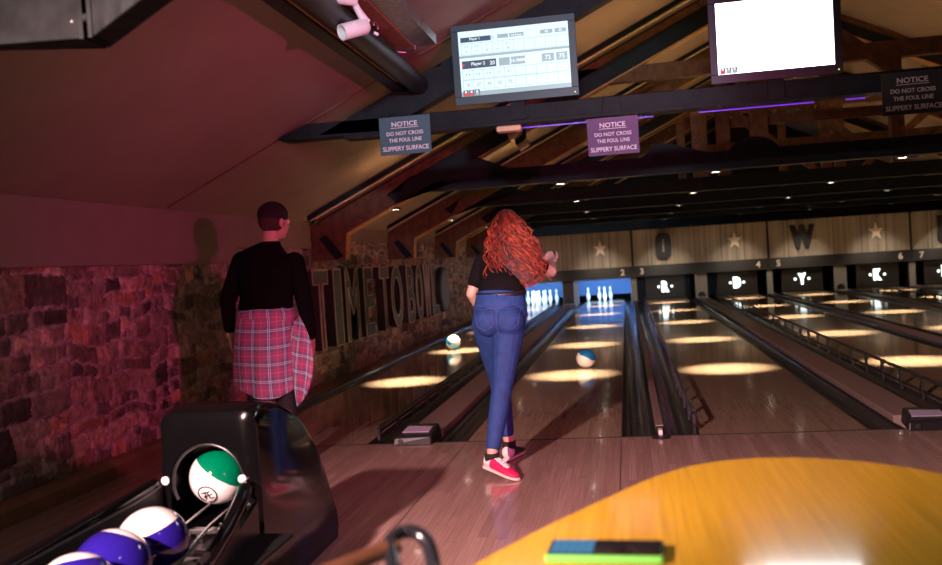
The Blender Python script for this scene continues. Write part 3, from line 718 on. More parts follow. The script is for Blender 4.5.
# ------------------------------------------------------------------ masking units and pin machines
YM = 17.6; NAME = {-1: ('1', '2'), 0: ('3', '4'), 1: ('5', '6'), 2: ('7', '8')}
LET = {-1: 'B', 0: 'O', 1: 'W', 2: 'L'}
for k in range(-1, 3):
    x0 = XM+k*PITCH; x1 = x0+PITCH
    a, b_ = NAME[k]
    t = thing('masking_unit', {-1: 'striped wooden panel half hidden behind the red-haired person, numbered band below', 0: 'striped wooden panel with the dark letter O and a star', 1: 'striped wooden panel with the dark letter W and a star', 2: 'striped wooden panel with the dark letter L at the right edge'}[k], 'panel', ((x0+x1)/2, YM, .6))
    obj('panel', MB().box(x0+.03, x1-.03, YM, YM+.05, .90, 1.82), 'panelwood', t)
    obj('band', MB().prism([(YM-.05, .625), (YM+.08, .62), (YM+.08, .90), (YM-.005, .90)], 0, x0+.005, x1-.005), 'band', t)
    obj('joint', MB().box(x1-.03, x1-.006, YM-.012, YM+.06, .62, 1.82), 'band', t)
    for s_, xx in ((a, x0+.215), (b_, x1-.27)):
        obj('numeral', moved(fit(text_mb(s_, 1, .02, bold=.03), h=.16), (xx, YM-.045, .762)), 'numeral', t)
    for n_ in (int(a), int(b_)):
        cx = lane_x0[n_]+LW/2
        if n_ % 2 == 0:
            pts = [((.17 if i % 2 == 0 else .07)*math.sin(PI*i/5)*1.12, (.17 if i % 2 == 0 else .07)*math.cos(PI*i/5)*1.35) for i in range(10)]
            single('star_emblem', MB().prism([(cx-.02+p, 1.40+q_) for p, q_ in pts], 1, YM-.05, YM-.01), 'star', 'pale wooden star fixed on the striped panel above lane %s' % ORD[n_].replace('first', 'one') , 'star', (cx, YM-.03, 1.4))
        else:
            ch = LET[k]
            if ch == 'O':
                out = []
                for i in range(28):
                    w_ = 2*PI*i/28; out.append((cx+.20*math.copysign(abs(math.cos(w_))**.6, math.cos(w_)), 1.38+.33*math.copysign(abs(math.sin(w_))**.6, math.sin(w_))))
                mb = MB().prism(out, 1, YM-.08, YM-.01)
                L_ = single('letter_emblem', mb, 'letterdark', 'dark thick letter O on the striped panel above lane three', 'letter', (cx, YM-.04, 1.38))
                sl = obj('letter_counter', MB().box(-.022, .022, -.043, -.039, -.16, .16), 'panelwood', L_)
            else:
                mb = fit(text_mb(ch, 1, .07, bold=.085), w={'B': .42, 'W': .60, 'L': .42}[ch], h=.62)
                single('letter_emblem', moved(mb, (cx+.03, YM-.05, 1.38)), 'letterdark', 'dark thick letter %s on the striped panel above lane %s' % (ch, ORD[n_]), 'letter', (cx, YM-.04, 1.38))
# pillars between the pits
for n_ in range(1, 9):
    xl_, xr_ = lane_x0[n_]+LW, (lane_x0[n_+1] if n_ < 8 else lane_x0[n_]+LW+.5)
    wide = (xr_-xl_) > .6; c = (xl_+xr_)/2; w = .15 if wide else .07
    t = thing('pit_pillar', '%s pillar right of the pin machine of %s' % ('wide' if wide else 'narrow', WHERE[n_]), 'pillar', (c, YM, 0))
    mt = 'pillardark' if n_ <= 1 else 'pillar'  # first pillar gets no light, so its shade is put into a darker colour
    obj('post', MB().box(c-w, c+w, YM+.02, YM+.06, 0.0, .625), mt, t)
    obj('side_wall', MB().box(c-w, c+w, YM+.06, 20.0, -.12, .62), 'band', t)
    if wide:
        obj('ball_hole', MB().prism([(c-.09, .0), (c+.09, .0)]+[(c+.09*math.cos(PI*i/10), .07+.09*math.sin(PI*i/10)) for i in range(11)], 1, YM, YM+.019), 'blackplastic', t)
    for side, xx, n2 in ((-1, c-w, n_), (1, c+w, n_+1)):
        if n2 in (1, 2):
            obj('kickback', MB().box(xx-.012 if side < 0 else xx, xx if side < 0 else xx+.012, YM+.06, 19.6, -.1, .62), 'bluekick', t)
for n_ in range(1, 9):
    cx = lane_x0[n_]+LW/2
    single('pit_curtain', MB().box(cx-.74, cx+.74, 19.62, 19.66, .13 if n_ < 3 else -.12, .70), 'bluecurtain' if n_ < 3 else 'band', ('blue lit' if n_ < 3 else 'dark')+' curtain closing the pit behind '+WHERE[n_], 'curtain', (cx, 19.6, -.1))
    if n_ >= 3:
        t = thing('sweep_board', 'black lowered sweep board with a glowing letter on '+WHERE[n_], 'sweep board', (cx, YM+.12, .07))
        obj('board', MB().box(cx-.50, cx+.50, YM+.12, YM+.16, .001, .60), 'band', t, bevel=.01)
        obj('lower_edge', MB().box(cx-.5, cx+.5, YM+.105, YM+.12, .075, .10), 'pillardark', t)
        ch = {3: 'R', 4: 'D', 5: 'Y', 6: 'K', 7: 'D', 8: 'R'}[n_]
        obj('lit_letter', moved(fit(text_mb(ch, 1, .02, bold=.10), w=.19, h=.285), (cx+.0, YM+.10, .335)), 'glow', t)
        for s_ in (-1, 1): obj('lit_dot', MB().lathe([(.03, 0), (.03, .012), (.001, .013)], (cx+s_*.165, YM+.118, .335), 16, Matrix.Rotation(PI/2, 3, 'X')), 'glow', t)
for n_ in (1, 2):
    cx = lane_x0[n_]+LW/2
    single('pit_lamp', MB().box(cx-.725, cx+.705, YM+.14, YM+.20, .60, .64), 'white', 'pale lamp bar over the pins of lane %s' % ('one' if n_ == 1 else 'two'), 'lamp', (cx, YM+.17, .6))
    ld = bpy.data.lights.new('pit_light', 'AREA'); ld.shape = 'RECTANGLE'; ld.size = 1.0; ld.size_y = .05; ld.energy = 80; ld.color = (.55, .80, 1)
    lo = bpy.data.objects.new('pit_light', ld); C.objects.link(lo); lo.location = (cx, YM+.18, .595); lo.rotation_euler = (math.radians(52), 0, 0)
single('upright_post', MB().box(lane_x0[2]-.235, lane_x0[2]-.11, YM+.0, YM+.05, .0, .60), 'bluekick', 'pale blue upright at the left edge of the pit of lane two', 'post', (lane_x0[2]-.17, YM, 0), bevel=.01)

# pins
prof = [(.0255, 0), (.0285, .005), (.036, .03), (.0455, .06), (.0555, .095), (.0605, .114), (.0595, .135), (.053, .165), (.041, .20), (.029, .23), (.0235, .254), (.0235, .27), (.027, .30), (.0318, .33), (.0323, .343), (.030, .358), (.022, .374), (.010, .3805), (.0005, .381)]
pinbody = None
SPOT = {1: (0, 18.29), 2: (-.152, 18.55), 3: (.152, 18.55), 4: (-.305, 18.82), 5: (0, 18.82), 6: (.305, 18.82), 7: (-.457, 19.08), 8: (-.152, 19.08), 9: (.152, 19.08), 10: (.457, 19.08)}
PL = {1: 'head pin', 2: 'left pin of the second row', 3: 'right pin of the second row', 4: 'left pin of the third row', 5: 'middle pin of the third row', 6: 'right pin of the third row',
      7: 'leftmost pin of the back row', 8: 'second pin from left in the back row', 9: 'third pin from left in the back row', 10: 'rightmost pin of the back row'}
proto = thing('bowling_pin', 'x', 'pin', (0, 0, 0))
obj('pin_body', MB().lathe(prof, n=24), 'pin', proto, smooth=True)
for zz in (.262, .284): obj('red_band', MB().lathe([(.0242, zz-.004), (.0252, zz), (.0250, zz+.004)], n=24), 'pinband', proto, smooth=True)
first = True
for n_, ids in ((1, range(1, 11)), (2, (7, 8, 5, 9))):
    for i in ids:
        o = proto if first else copy_tree(proto); first = False
        o.location = (lane_x0[n_]+LW/2+SPOT[i][0], SPOT[i][1], 0.0005)
        tag(o, 'white bowling pin on lane %s, %s' % ('one' if n_ == 1 else 'two', PL[i]), 'pin', 'pins standing on lane %d' % n_)

# ------------------------------------------------------------------ balls
def ball(loc, mt, rot, label, group, logo=False, r=.108):
    t = MB().ball((0, 0, 0), r, 48, 32)
    o = obj('bowling_ball', t, mt, None, smooth=True, angle=180); o.location = loc; o.rotation_euler = rot
    tag(o, label, 'bowling ball', group); o['_loc'] = (0, 0, 0)
    return o
def aim(dirv):
    return Vector(dirv).normalized().to_track_quat('Z', 'Y').to_euler()
g = 'bowling balls in the ball return'
bg = ball((-1.511, -2.875, .466), 'ballgreen', aim((.72, .12, 1.0)), 'green and white bowling ball with a ringed mark inside the return hood', g)
# ring and mark on the green ball, fixed on its front
bpy.context.view_layer.update()
CAM0 = Vector((.102, -6.185, 1.229))
n_dir = Vector((-.02, -.80, -.42)).normalized()
Rm = bg.rotation_euler.to_matrix().inverted(); nl = Rm @ n_dir; upw = Rm @ Vector((-.25, 0, 1)); sx = nl.cross(upw).normalized()*-1; sy = sx.cross(nl)*-1
sx = upw.cross(nl).normalized(); sy = nl.cross(sx).normalized()
def on_ball(u, v, rr=.1086):
    p = nl*math.sqrt(max(0, rr*rr-u*u-v*v))+sx*u+sy*v; return p
obj('ring_mark', MB().tube([on_ball(.036*math.cos(a), .036*math.sin(a)) for a in [2*PI*i/40 for i in range(40)]], .0028, 6, True), 'blackplastic', bg)
mk = MB()
for seg_ in ([(-.020, .012), (.018, .012)], [(-.016, -.002), (.020, -.002)], [(-.004, .018), (-.004, -.004), (-.018, -.022)], [(.006, .012), (.006, -.018), (.020, -.020)], [(-.018, -.010), (-.006, -.004)]):
    pts = []
    for (a, b_), (c, d) in zip(seg_[:-1], seg_[1:]): pts += [on_ball(a+(c-a)*k/4, b_+(d-b_)*k/4) for k in range(5)]
    mk.tube(pts, .0024, 5)
obj('brand_mark', mk, 'blackplastic', bg)
ball((-1.352, -3.66, .448), 'ballviolet', aim((-.27, -.12, 1)), 'blue bowling ball with white top and bottom in the ball rack', g)
ball((-1.352, -3.878, .446), 'ballviolet2', aim((.15, .55, .75)), 'deep blue bowling ball with a thin white cap behind, next in the rack', g)
ball((-1.318, -4.098, .450), 'ballviolet2', aim((-.25, .35, .9)), 'nearest blue bowling ball in the rack, at the bottom edge', g)
ball((-.400, 3.93, .1085), 'ballteal', aim((.50, -.12, .85)), 'blue and white bowling ball rolling on lane two', 'bowling balls rolling on the lanes')
ball((-2.44, 6.80, .1085), 'ballteal2', aim((.55, -.3, .75)), 'blue and white bowling ball rolling on lane one near the wall', 'bowling balls rolling on the lanes')

# ------------------------------------------------------------------ ball return
t = thing('ball_return', 'glossy black ball return hood with an open ball rack', 'ball return', (-1.47, -3.0, 0))
hx0, hx1 = -1.700, -1.290
sidep = [(-3.0, 0.0), (-3.0, .36), (-3.0, .70), (-2.985, .735), (-2.95, .752), (-2.88, .755), (-2.72, .73), (-2.55, .665), (-2.42, .575), (-2.30, .44), (-2.21, .28), (-2.14, .12), (-2.13, .05), (-2.15, 0)]
rings = []
NX = 36
vs = []; fs = []
for i in range(NX+1):
    s_ = -1+2*i/NX; e_ = max(0, abs(s_)-.66)/.34; drop = .045*(1-math.sqrt(max(0, 1-e_*e_)))
    x = (hx0+hx1)/2+s_*(hx1-hx0)/2
    for (y, z) in sidep: vs.append((x+(max(0, z-.35)*.06*-s_ if s_ < 0 else 0), y+(.02*drop/.035 if y < -2.99 else 0), z-(drop if z > .2 else 0)))
m_ = len(sidep)
for i in range(NX):
    for j in range(m_): fs.append((i*m_+j, (i+1)*m_+j, (i+1)*m_+(j+1) % m_, i*m_+(j+1) % m_))
fs.append(tuple(range(m_))[::-1]); fs.append(tuple(range(NX*m_, (NX+1)*m_)))
hood = obj('hood', MB().add(vs, fs), 'gloss', t)
cc_ = (-1.495, .47)
cut = MB().prism([(cc_[0]-.150, .28), (cc_[0]+.150, .28)]+[(cc_[0]+.150*math.cos(PI*i/16), cc_[1]+.150*math.sin(PI*i/16)) for i in range(17)], 1, -3.2, -2.62)
co = obj('cutter', cut, 'gloss', t)
baked(hood, boolean=co); bpy.data.objects.remove(co)
for p in hood.data.polygons: p.use_smooth = True
hood.data.set_sharp_from_angle(angle=math.radians(32))
bv = hood.modifiers.new('bevel', 'BEVEL'); bv.width = .007; bv.segments = 3; bv.limit_method = 'ANGLE'; bv.angle_limit = math.radians(40)
obj('inner_sleeve', MB().tube([(cc_[0]+.143*math.cos(PI*i/20), -2.985, cc_[1]+.143*math.sin(PI*i/20)) for i in range(-3, 24)], .007, 8), 'blackplastic', t, smooth=True)
for x in (-1.661, -1.352):
    obj('round_button', MB().lathe([(.0165, 0), (.0165, .006), (.013, .009), (.001, .010)], (x, -3.0, .482), 24, Matrix.Rotation(PI/2, 3, 'X')), 'white', t, smooth=True)
# rack tray with raised rims
obj('tray', MB().box(-1.66, -1.16, -4.95, -3.005, .25, .28), 'blackplastic', t, bevel=.01)
obj('tray_side', MB().prism([(-4.95, .28), (-3.005, .28), (-3.005, .47), (-3.2, .455), (-4.95, .42)], 0, -1.70, -1.672), 'blackplastic', t, bevel=.008)
rim_l = [(-1.70, -3.02, .47), (-1.705, -3.3, .455), (-1.70, -4.0, .43), (-1.66, -4.9, .43)]
obj('rim', MB().tube(rim_l, .026, 12), 'gloss', t, smooth=True)
rim_r = [(-1.345, -3.01, .45), (-1.325, -3.04, .462), (-1.300, -3.10, .462), (-1.285, -3.20, .43), (-1.265, -3.35, .385), (-1.215, -3.60, .365), (-1.17, -3.9, .37), (-1.15, -4.4, .38), (-1.15, -4.95, .40)]
obj('rim', MB().tube(rim_r, .026, 12), 'gloss', t, smooth=True)
sd = [(-1.29, -3.02), (-1.262, -3.25), (-1.20, -3.6), (-1.155, -3.9), (-1.13, -4.95)]
mb = MB()
for (xa_, ya_), (xb_, yb_) in zip(sd[:-1], sd[1:]):
    mb.add([(xa_, ya_, .0), (xb_, yb_, .0), (xb_, yb_, .36), (xa_, ya_, .40), (xa_-.02, ya_, .0), (xb_-.02, yb_, .0), (xb_-.02, yb_, .36), (xa_-.02, ya_, .40)],
           [(0, 1, 2, 3), (7, 6, 5, 4), (3, 2, 6, 7), (0, 4, 5, 1), (0, 3, 7, 4), (1, 5, 6, 2)])
obj('side_panel', mb, 'blackplastic', t)
for dx in (-.052, .052):
    obj('ball_rail', MB().tube([(-1.50+dx, -2.80, .36), (-1.47+dx, -3.15, .352), (-1.40+dx, -3.5, .350), (-1.352+dx, -3.8, .349), (-1.325+dx, -4.2, .352), (-1.30+dx, -4.9, .352)], .008, 10), 'chrome', t, smooth=True)
for y, x in ((-3.12, -1.475), (-3.42, -1.42)):
    obj('rail_support', MB().box(x-.11, x+.11, y-.015, y+.015, .315, .335).box(x-.012, x+.012, y-.012, y+.012, .28, .32), 'chrome', t, bevel=.004)
    obj('roller', MB().tube([(x-.13, y-.02, .335), (x-.09, y-.02, .335)], .022, 12), 'chrome', t, smooth=True)
    obj('roller', MB().tube([(x+.09, y-.02, .335), (x+.13, y-.02, .335)], .022, 12), 'chrome', t, smooth=True)
obj('base', MB().box(-1.62, -1.24, -4.7, -3.1, 0, .25), 'blackplastic', t, bevel=.02)

# ------------------------------------------------------------------ letters on the stone wall: each stands off the wall
def wall_letter(ch, y0, y1, z0, z1, label, d=.145):
    """metal edged letter in the YZ plane, facing the lanes"""
    w = y1-y0; h = z1-z0; cy = (y0+y1)/2; cz = (z0+z1)/2
    src = fit(text_mb(ch, 1, 1.0, bold=.02), w=w, h=h)      # x across, y depth, z up
    ys_ = [v[1] for v in src.v]; mn, mx = min(ys_), max(ys_)
    def conv(mb, x0, x1):
        r_ = MB(); r_.f = [f[::-1] for f in mb.f]
        for v in mb.v: r_.v.append((x0+(x1-x0)*(v[1]-mx)/(mn-mx), cy+v[0], cz+v[2]))
        return r_
    t = thing('wall_letter', label, 'letter', (WX+.05, cy, z0))
    obj('letter_body', conv(src, WX+.035, WX+d), 'letterside', t)
    obj('letter_face', conv(moved(src, (0, 0, 0)), WX+d, WX+d+.004), 'letterface', t)
    # bright rim: outline edges of the front face
    me_e = {}
    front = [i for i, v in enumerate(src.v) if abs(v[1]-mn) < 1e-5]; fs_ = set(front)
    for f in src.f:
        if all(i in fs_ for i in f):
            for a, b2 in zip(f, f[1:]+f[:1]): me_e[(min(a, b2), max(a, b2))] = me_e.get((min(a, b2), max(a, b2)), 0)+1
    rim = MB()
    for (a, b2), c_ in me_e.items():
        if c_ == 1:
            p, q_ = src.v[a], src.v[b2]
            if (Vector(p)-Vector(q_)).length > 1e-4: rim.tube([(WX+d+.004, cy+p[0], cz+p[2]), (WX+d+.004, cy+q_[0], cz+q_[2])], .008, 5)
    obj('letter_rim', rim, 'letterrim', t)
for ch, y0, y1, lab in (
    ('T', 2.83, 3.31, 'large metal edged wall letter T, first on the stone wall'),
    ('I', 3.5, 3.77, 'large metal edged wall letter I, right of the first letter T'),
    ('M', 3.93, 4.43, 'large metal edged wall letter M, between the letters I and E'),
    ('E', 4.68, 5.09, 'large metal edged wall letter E, right of the letter M'),
    ('T', 5.42, 5.88, 'large metal edged wall letter T, second T, left of an oval O'),
    ('O', 5.98, 6.6, 'large metal edged wall letter O, right of the second T'),
    ('B', 6.91, 7.36, 'large metal edged wall letter B, left of the far letter O'),
    ('O', 7.49, 7.92, 'large metal edged wall letter O, between the letters B and W'),
    ('W', 8.05, 8.52, 'large metal edged wall letter W, left of the letter L'),
    ('L', 8.65, 9.14, 'large metal edged wall letter L, last before the oval grey sign'),
):
    wall_letter(ch, y0, y1, .41, 1.26, lab)
t = thing('wall_disc', 'grey oval sign on the stone wall after the letters', 'sign', (WX+.05, 9.85, .4))
ov = lambda a, b_: [(9.85+a*math.cos(2*PI*i/32), .80+b_*math.sin(2*PI*i/32)) for i in range(32)]
obj('rim', MB().prism(ov(.40, .40), 0, WX+.03, WX+.12), 'letterside', t)
obj('face', MB().prism(ov(.35, .35), 0, WX+.12, WX+.135), 'steelface', t)
t = thing('wall_letter', 'dark narrow curved shape on the stone wall beside the standing man', 'letter', (WX+.05, 1.9, .4))
obj('letter_body', MB().prism([(1.75+.09*math.cos(2*PI*i/24), .98+.42*math.sin(2*PI*i/24)) for i in range(24)], 0, WX+.03, WX+.1), 'letterside', t)

# ------------------------------------------------------------------ table, phone, chair
TP = [(-.171, -4.768), (-.107, -4.63), (-.046, -4.512), (.024, -4.391), (.104, -4.246), (.193, -4.128), (.285, -4.068), (.419, -4.043), (.577, -4.102), (.704, -4.225), (.80, -4.40), (.83, -4.62), (.80, -4.95), (.72, -5.25), (.55, -5.40), (.2, -5.42), (-.12, -5.36), (-.26, -5.2), (-.25, -4.98)]
def smooth_poly(P, it=2):
    for _ in range(it):
        Q = []
        for i in range(len(P)):
            a, b_ = Vector(P[i]), Vector(P[(i+1) % len(P)]); Q += [tuple(a.lerp(b_, .25)), tuple(a.lerp(b_, .75))]
        P = Q
    return P
TP = smooth_poly(TP)
t = thing('table', 'yellow laminate table with rounded end in the right foreground', 'table', (.3, -4.75, 0))
obj('tabletop', MB().prism(TP, 2, .722, .75), 'table', t, bevel=.005, smooth=True, angle=30)
obj('edge_band', MB().prism([((p[0]-.3)*.985+.3, (p[1]+4.75)*.985-4.75) for p in TP], 2, .712, .7215), 'tableedge', t)
obj('column', MB().lathe([(.045, .02), (.045, .7), (.16, .711)], (.3, -4.75, 0), 24), 'chairblack', t, smooth=True)
obj('foot', MB().lathe([(.27, 0), (.27, .012), (.06, .03), (.045, .05)], (.3, -4.75, 0.0), 32), 'chairblack', t, smooth=True)
t = thing('phone', 'smartphone in a bright green case lying on the yellow table', 'phone', (.042, -4.73, .75))
def rot(mb, ang=-3.5):
    a = math.radians(ang); c, s_ = math.cos(a), math.sin(a); r_ = MB(); r_.f = mb.f
    r_.v = [(.042+v[0]*c-v[1]*s_, -4.732+v[0]*s_+v[1]*c, v[2]) for v in mb.v]; return r_
obj('case', rot(MB().box(-.092, .092, -.040, .040, .7505, .764)), 'phonegreen', t, bevel=.005, seg=3)
obj('glass', rot(MB().box(-.089, .089, -.036, .038, .764, .7655)), 'phoneblack', t)
obj('screen', rot(MB().box(-.085, -.018, -.031, .034, .7655, .7662)), 'phonescreen', t)
gm = MB()
for i in range(6): gm.box(-.085+i*.0134, -.0838+i*.0134, -.031, .034, .7662, .7665)
for j in range(5): gm.box(-.085, -.018, -.031+j*.016, -.030+j*.016, .7662, .7665)
obj('screen_grid', rot(gm), 'phonegrid', t)
obj('end_cap', rot(MB().box(.089, .0925, -.028, .028, .7525, .763)), 'phoneblack', t)

# chair whose armrest shows at the bottom edge
t = thing('armchair', 'dark tubular armchair with a brown wooden armrest at the bottom edge', 'chair', (-.33, -5.25, 0))
AZ = .80
def arm(dx, dy=0):
    loop = [(-.235+dx, -4.97, AZ-.045), (-.255+dx, -4.88, AZ-.02), (-.275+dx, -4.82, AZ), (-.268+dx, -4.782, AZ+.006), (-.245+dx, -4.772, AZ+.004), (-.222+dx, -4.785, AZ-.012), (-.208+dx, -4.82, AZ-.045), (-.202+dx, -4.86, AZ-.10), (-.200+dx, -4.90, AZ-.2), (-.2+dx, -4.93, AZ-.45), (-.2+dx, -4.96, 0.0)]
    P = [Vector(p) for p in loop]; pts = []
    for i in range(len(P)-1):
        p0, p1, p2, p3 = P[max(i-1, 0)], P[i], P[i+1], P[min(i+2, len(P)-1)]
        for k in range(6):
            u = k/6; pts.append(.5*((2*p1)+(-p0+p2)*u+(2*p0-5*p1+4*p2-p3)*u*u+(-p0+3*p1-3*p2+p3)*u**3))
    pts.append(P[-1]); pts = [p+Vector((0, dy, 0)) for p in pts]; obj('leg', MB().tube(pts, .0115, 12), 'chairblack', t, smooth=True)
    a = Vector((-.272+dx, -4.815+dy, AZ-.004)); b_ = Vector((-.46+dx, -5.12+dy, AZ-.012))
    obj('armrest', MB().loft([(*a.lerp(b_, k/6), .020, .013) for k in range(7)], side=(1, -.6, 0), n=16), 'chairwood', t, smooth=True, angle=60)
    obj('leg', MB().tube([(-.46+dx, -5.12+dy, AZ-.02), (-.47+dx, -5.2+dy, .45), (-.49+dx, -5.35+dy, 0)], .0115, 12), 'chairblack', t, smooth=True)
arm(-.01); arm(-.30, -.52)
obj('seat', MB().prism([(-.225, -4.98), (-.50, -5.33), (-.80, -5.86), (-.52, -5.50)], 2, .42, .46), 'chairwood', t, bevel=.012)
obj('backrest', MB().prism([(-.475, -5.27), (-.495, -5.27), (-.79, -5.80), (-.77, -5.80)], 2, .56, .78), 'chairwood', t, bevel=.008)

# ------------------------------------------------------------------ people
def catmull(P, k=6):
    P = [Vector(p) for p in P]; out = []
    for i in range(len(P)-1):
        p0, p1, p2, p3 = P[max(i-1, 0)], P[i], P[i+1], P[min(i+2, len(P)-1)]
        for j in range(k):
            u = j/k; out.append(.5*((2*p1)+(-p0+p2)*u+(2*p0-5*p1+4*p2-p3)*u*u+(-p0+3*p1-3*p2+p3)*u**3))
    out.append(P[-1]); return out
def hand(mb, wrist, d, palm_n, thumb_side, L=.175, curl=.5):
    """palm with four unequal bent fingers and a thumb leaving its side"""
    d = Vector(d).normalized(); nrm = Vector(palm_n); nrm = (nrm-d*nrm.dot(d)).normalized(); s_ = d.cross(nrm).normalized()*thumb_side
    w = Vector(wrist); pl = L*.50
    mb.loft([(*(w+d*pl*k), .024+.014*min(1, k*1.6), .017-.003*k) for k in (-.15, 0, .25, .5, .75, 1.0)], side=s_, n=14)
    for i, (off, fl) in enumerate(((.030, .44), (.010, .50), (-.011, .46), (-.030, .36))):
        b0 = w+d*pl*.86+s_*off; ln = L*fl; dd = d.copy(); pts = [b0]
        for k in range(3):
            a = curl*(.35+.45*k); dd = (d*math.cos(a)+nrm*math.sin(a)).normalized(); pts.append(pts[-1]+dd*ln*(.45, .32, .25)[k])
        limb(mb, pts, [.0095, .009, .0082, .007], 10)
    b0 = w+d*pl*.28+s_*.026; t1 = (d*.75+s_*.62+nrm*.25).normalized(); t2 = (d*.95+s_*.2+nrm*.35).normalized()
    limb(mb, [b0, b0+t1*.036, b0+t1*.036+t2*.030, b0+t1*.036+t2*.052], [.012, .0108, .0098, .008], 10)
def head(mb, c, fwd, up, r=.098):
    """skull, jaw, nose, ears"""
    f = Vector(fwd).normalized(); u = Vector(up).normalized(); s_ = f.cross(u).normalized(); u = s_.cross(f); c = Vector(c)
    Rm = Matrix((s_, f, u)).transposed()
    def ell(o_, sc, n=20): 
        mb2 = MB().ball((0, 0, 0), 1, n, 14, sc); mb.add([Rm @ (Vector(v)+Vector(o_))+c for v in mb2.v], mb2.f)
    k = r/.098
    ell((0, -.008*k, .022*k), (.076*k, .097*k, .092*k)); ell((0, .030*k, -.045*k), (.056*k, .060*k, .066*k)); ell((0, .062*k, -.086*k), (.026*k, .022*k, .020*k))
    ell((0, .096*k, -.020*k), (.011*k, .016*k, .022*k)); ell((0, .101*k, -.034*k), (.014*k, .014*k, .010*k))
    for sg in (-1, 1): ell((sg*.078*k, -.004*k, -.016*k), (.008*k, .018*k, .030*k)); ell((sg*.030*k, .082*k, .010*k), (.018*k, .010*k, .007*k))
    return Rm
def face(parent, c, Rm, k=1):
    c = Vector(c)
    for sg in (-1, 1): obj('eye', MB().ball(c+Rm @ Vector((sg*.030*k, .084*k, -.002*k)), .011*k, 12, 8), 'eye', parent, smooth=True)
    obj('mouth', MB().ball(c+Rm @ Vector((0, .091*k, -.060*k)), .02*k, 14, 8, (1, .4, .28)), 'lip', parent, smooth=True)

# ---- the man, seen from behind, arms hanging, shirt tied round the waist
my = -.65
t = thing('person', 'man with short dark hair in black jumper, plaid shirt tied round his waist, standing', 'person', (-2.17, my, 0))
mx = -2.19
J = dict(neck=(-2.125, my-.005, 1.445), shl=(-2.330, my, 1.335), shr=(-1.975, my, 1.310), ell=(-2.435, my-.02, 1.10), elr=(-1.925, my-.02, 1.08), wrl=(-2.458, my+.03, .865), wrr=(-1.93, my+.08, .835))
hc = (-2.100, my+.02, 1.578)
torso = [(mx, my, .80, .135, .10), (mx, my, .90, .165, .115), (mx-.0, my, 1.00, .168, .115), (mx+.01, my, 1.10, .160, .105), (mx+.02, my-.005, 1.22, .185, .11), (mx+.033, my-.005, 1.31, .195, .105), (-2.148, my-.003, 1.365, .165, .085), (-2.135, my-.003, 1.41, .085, .06), (-2.128, my-.003, 1.435, .055, .052), (-2.118, my+.003, 1.52, .052, .055)]
def grow(R, d, lo=0, hi=None): return [(r_[0], r_[1], r_[2], r_[3]+d, r_[4]+d) for r_ in R[lo:hi]]
hipL, hipR = (mx-.085, my, .84), (mx+.085, my, .84)
kneL, kneR = (mx-.10, my+.02, .47), (mx+.11, my-.02, .47)
ankL, ankR = (mx-.11, my+.0, .085), (mx+.13, my-.06, .085)
b = MB().loft(torso, n=28)
limb(b, [J['shl'], J['ell'], J['wrl']], [.052, .040, .027]); limb(b, [J['shr'], J['elr'], J['wrr']], [.052, .040, .027])
limb(b, [hipL, kneL, ankL], [.083, .055, .037]); limb(b, [hipR, kneR, ankR], [.083, .055, .037])
for a in (ankL, ankR): b.loft([(a[0], a[1]-.05, .035, .03, .035), (a[0], a[1], .045, .035, .042), (a[0], a[1]+.10, .035, .04, .028), (a[0], a[1]+.17, .028, .03, .018)], n=14)
hand(b, J['wrl'], (0.02, .10, -1), (.9, .35, 0), -1, curl=.45); hand(b, J['wrr'], (-.02, .2, -1), (-1, .2, 0), 1, curl=.5)
HR = head(b, hc, (.50, .85, -.04), (0.02, 0, 1), .100)
body = obj('body', b, 'skin', t); baked(body, voxel=.0065, smooth_it=3)
face(t, hc, HR, 1.02)
hb = MB(); h_ = Vector(hc)
mb2 = MB().ball((0, 0, 0), 1, 28, 20, (.084, .105, .088))
hb.add([HR @ (Vector(v)+Vector((0, -.012, .040)))+h_ for v in mb2.v], mb2.f)
o = obj('hair', hb, 'hairdark', t, smooth=True, angle=180)
hb = MB(); mb2 = MB().ball((0, 0, 0), 1, 28, 20, (.0785, .094, .085))
hb.add([HR @ (Vector(v)+Vector((0, -.020, .005)))+h_ for v in mb2.v], mb2.f); obj('cropped_hair', hb, 'hairfade', t, smooth=True, angle=180)
# jumper
b = MB().loft(grow(torso, .014, 2, 9)+[(-2.128, my-.003, 1.452, .060, .058)], n=28)
def toward(a, c, k): return tuple(Vector(a).lerp(Vector(c), k))
limb(b, [J['shl'], J['ell'], toward(J['ell'], J['wrl'], .80)], [.066, .054, .040]); limb(b, [J['shr'], J['elr'], toward(J['elr'], J['wrr'], .98)], [.066, .054, .040])
o = obj('jumper', b, 'blackknit', t); baked(o, voxel=.008, smooth_it=4)
# trousers
b = MB().loft(grow(torso, .012, 0, 3), n=28); limb(b, [hipL, kneL, toward(kneL, ankL, .95)], [.098, .070, .055]); limb(b, [hipR, kneR, toward(kneR, ankR, .95)], [.098, .070, .055])
o = obj('trousers', b, 'blacktrouser', t); baked(o, voxel=.009, smooth_it=3)
for a in (ankL, ankR):
    o = obj('shoe', MB().loft([(a[0], a[1]-.075, .045, .02, .03), (a[0], a[1]-.06, .05, .042, .048), (a[0], a[1], .05, .046, .049), (a[0], a[1]+.09, .042, .05, .038), (a[0], a[1]+.17, .034, .046, .028), (a[0], a[1]+.205, .03, .02, .015)], n=18), 'shoewhite', t, smooth=True)
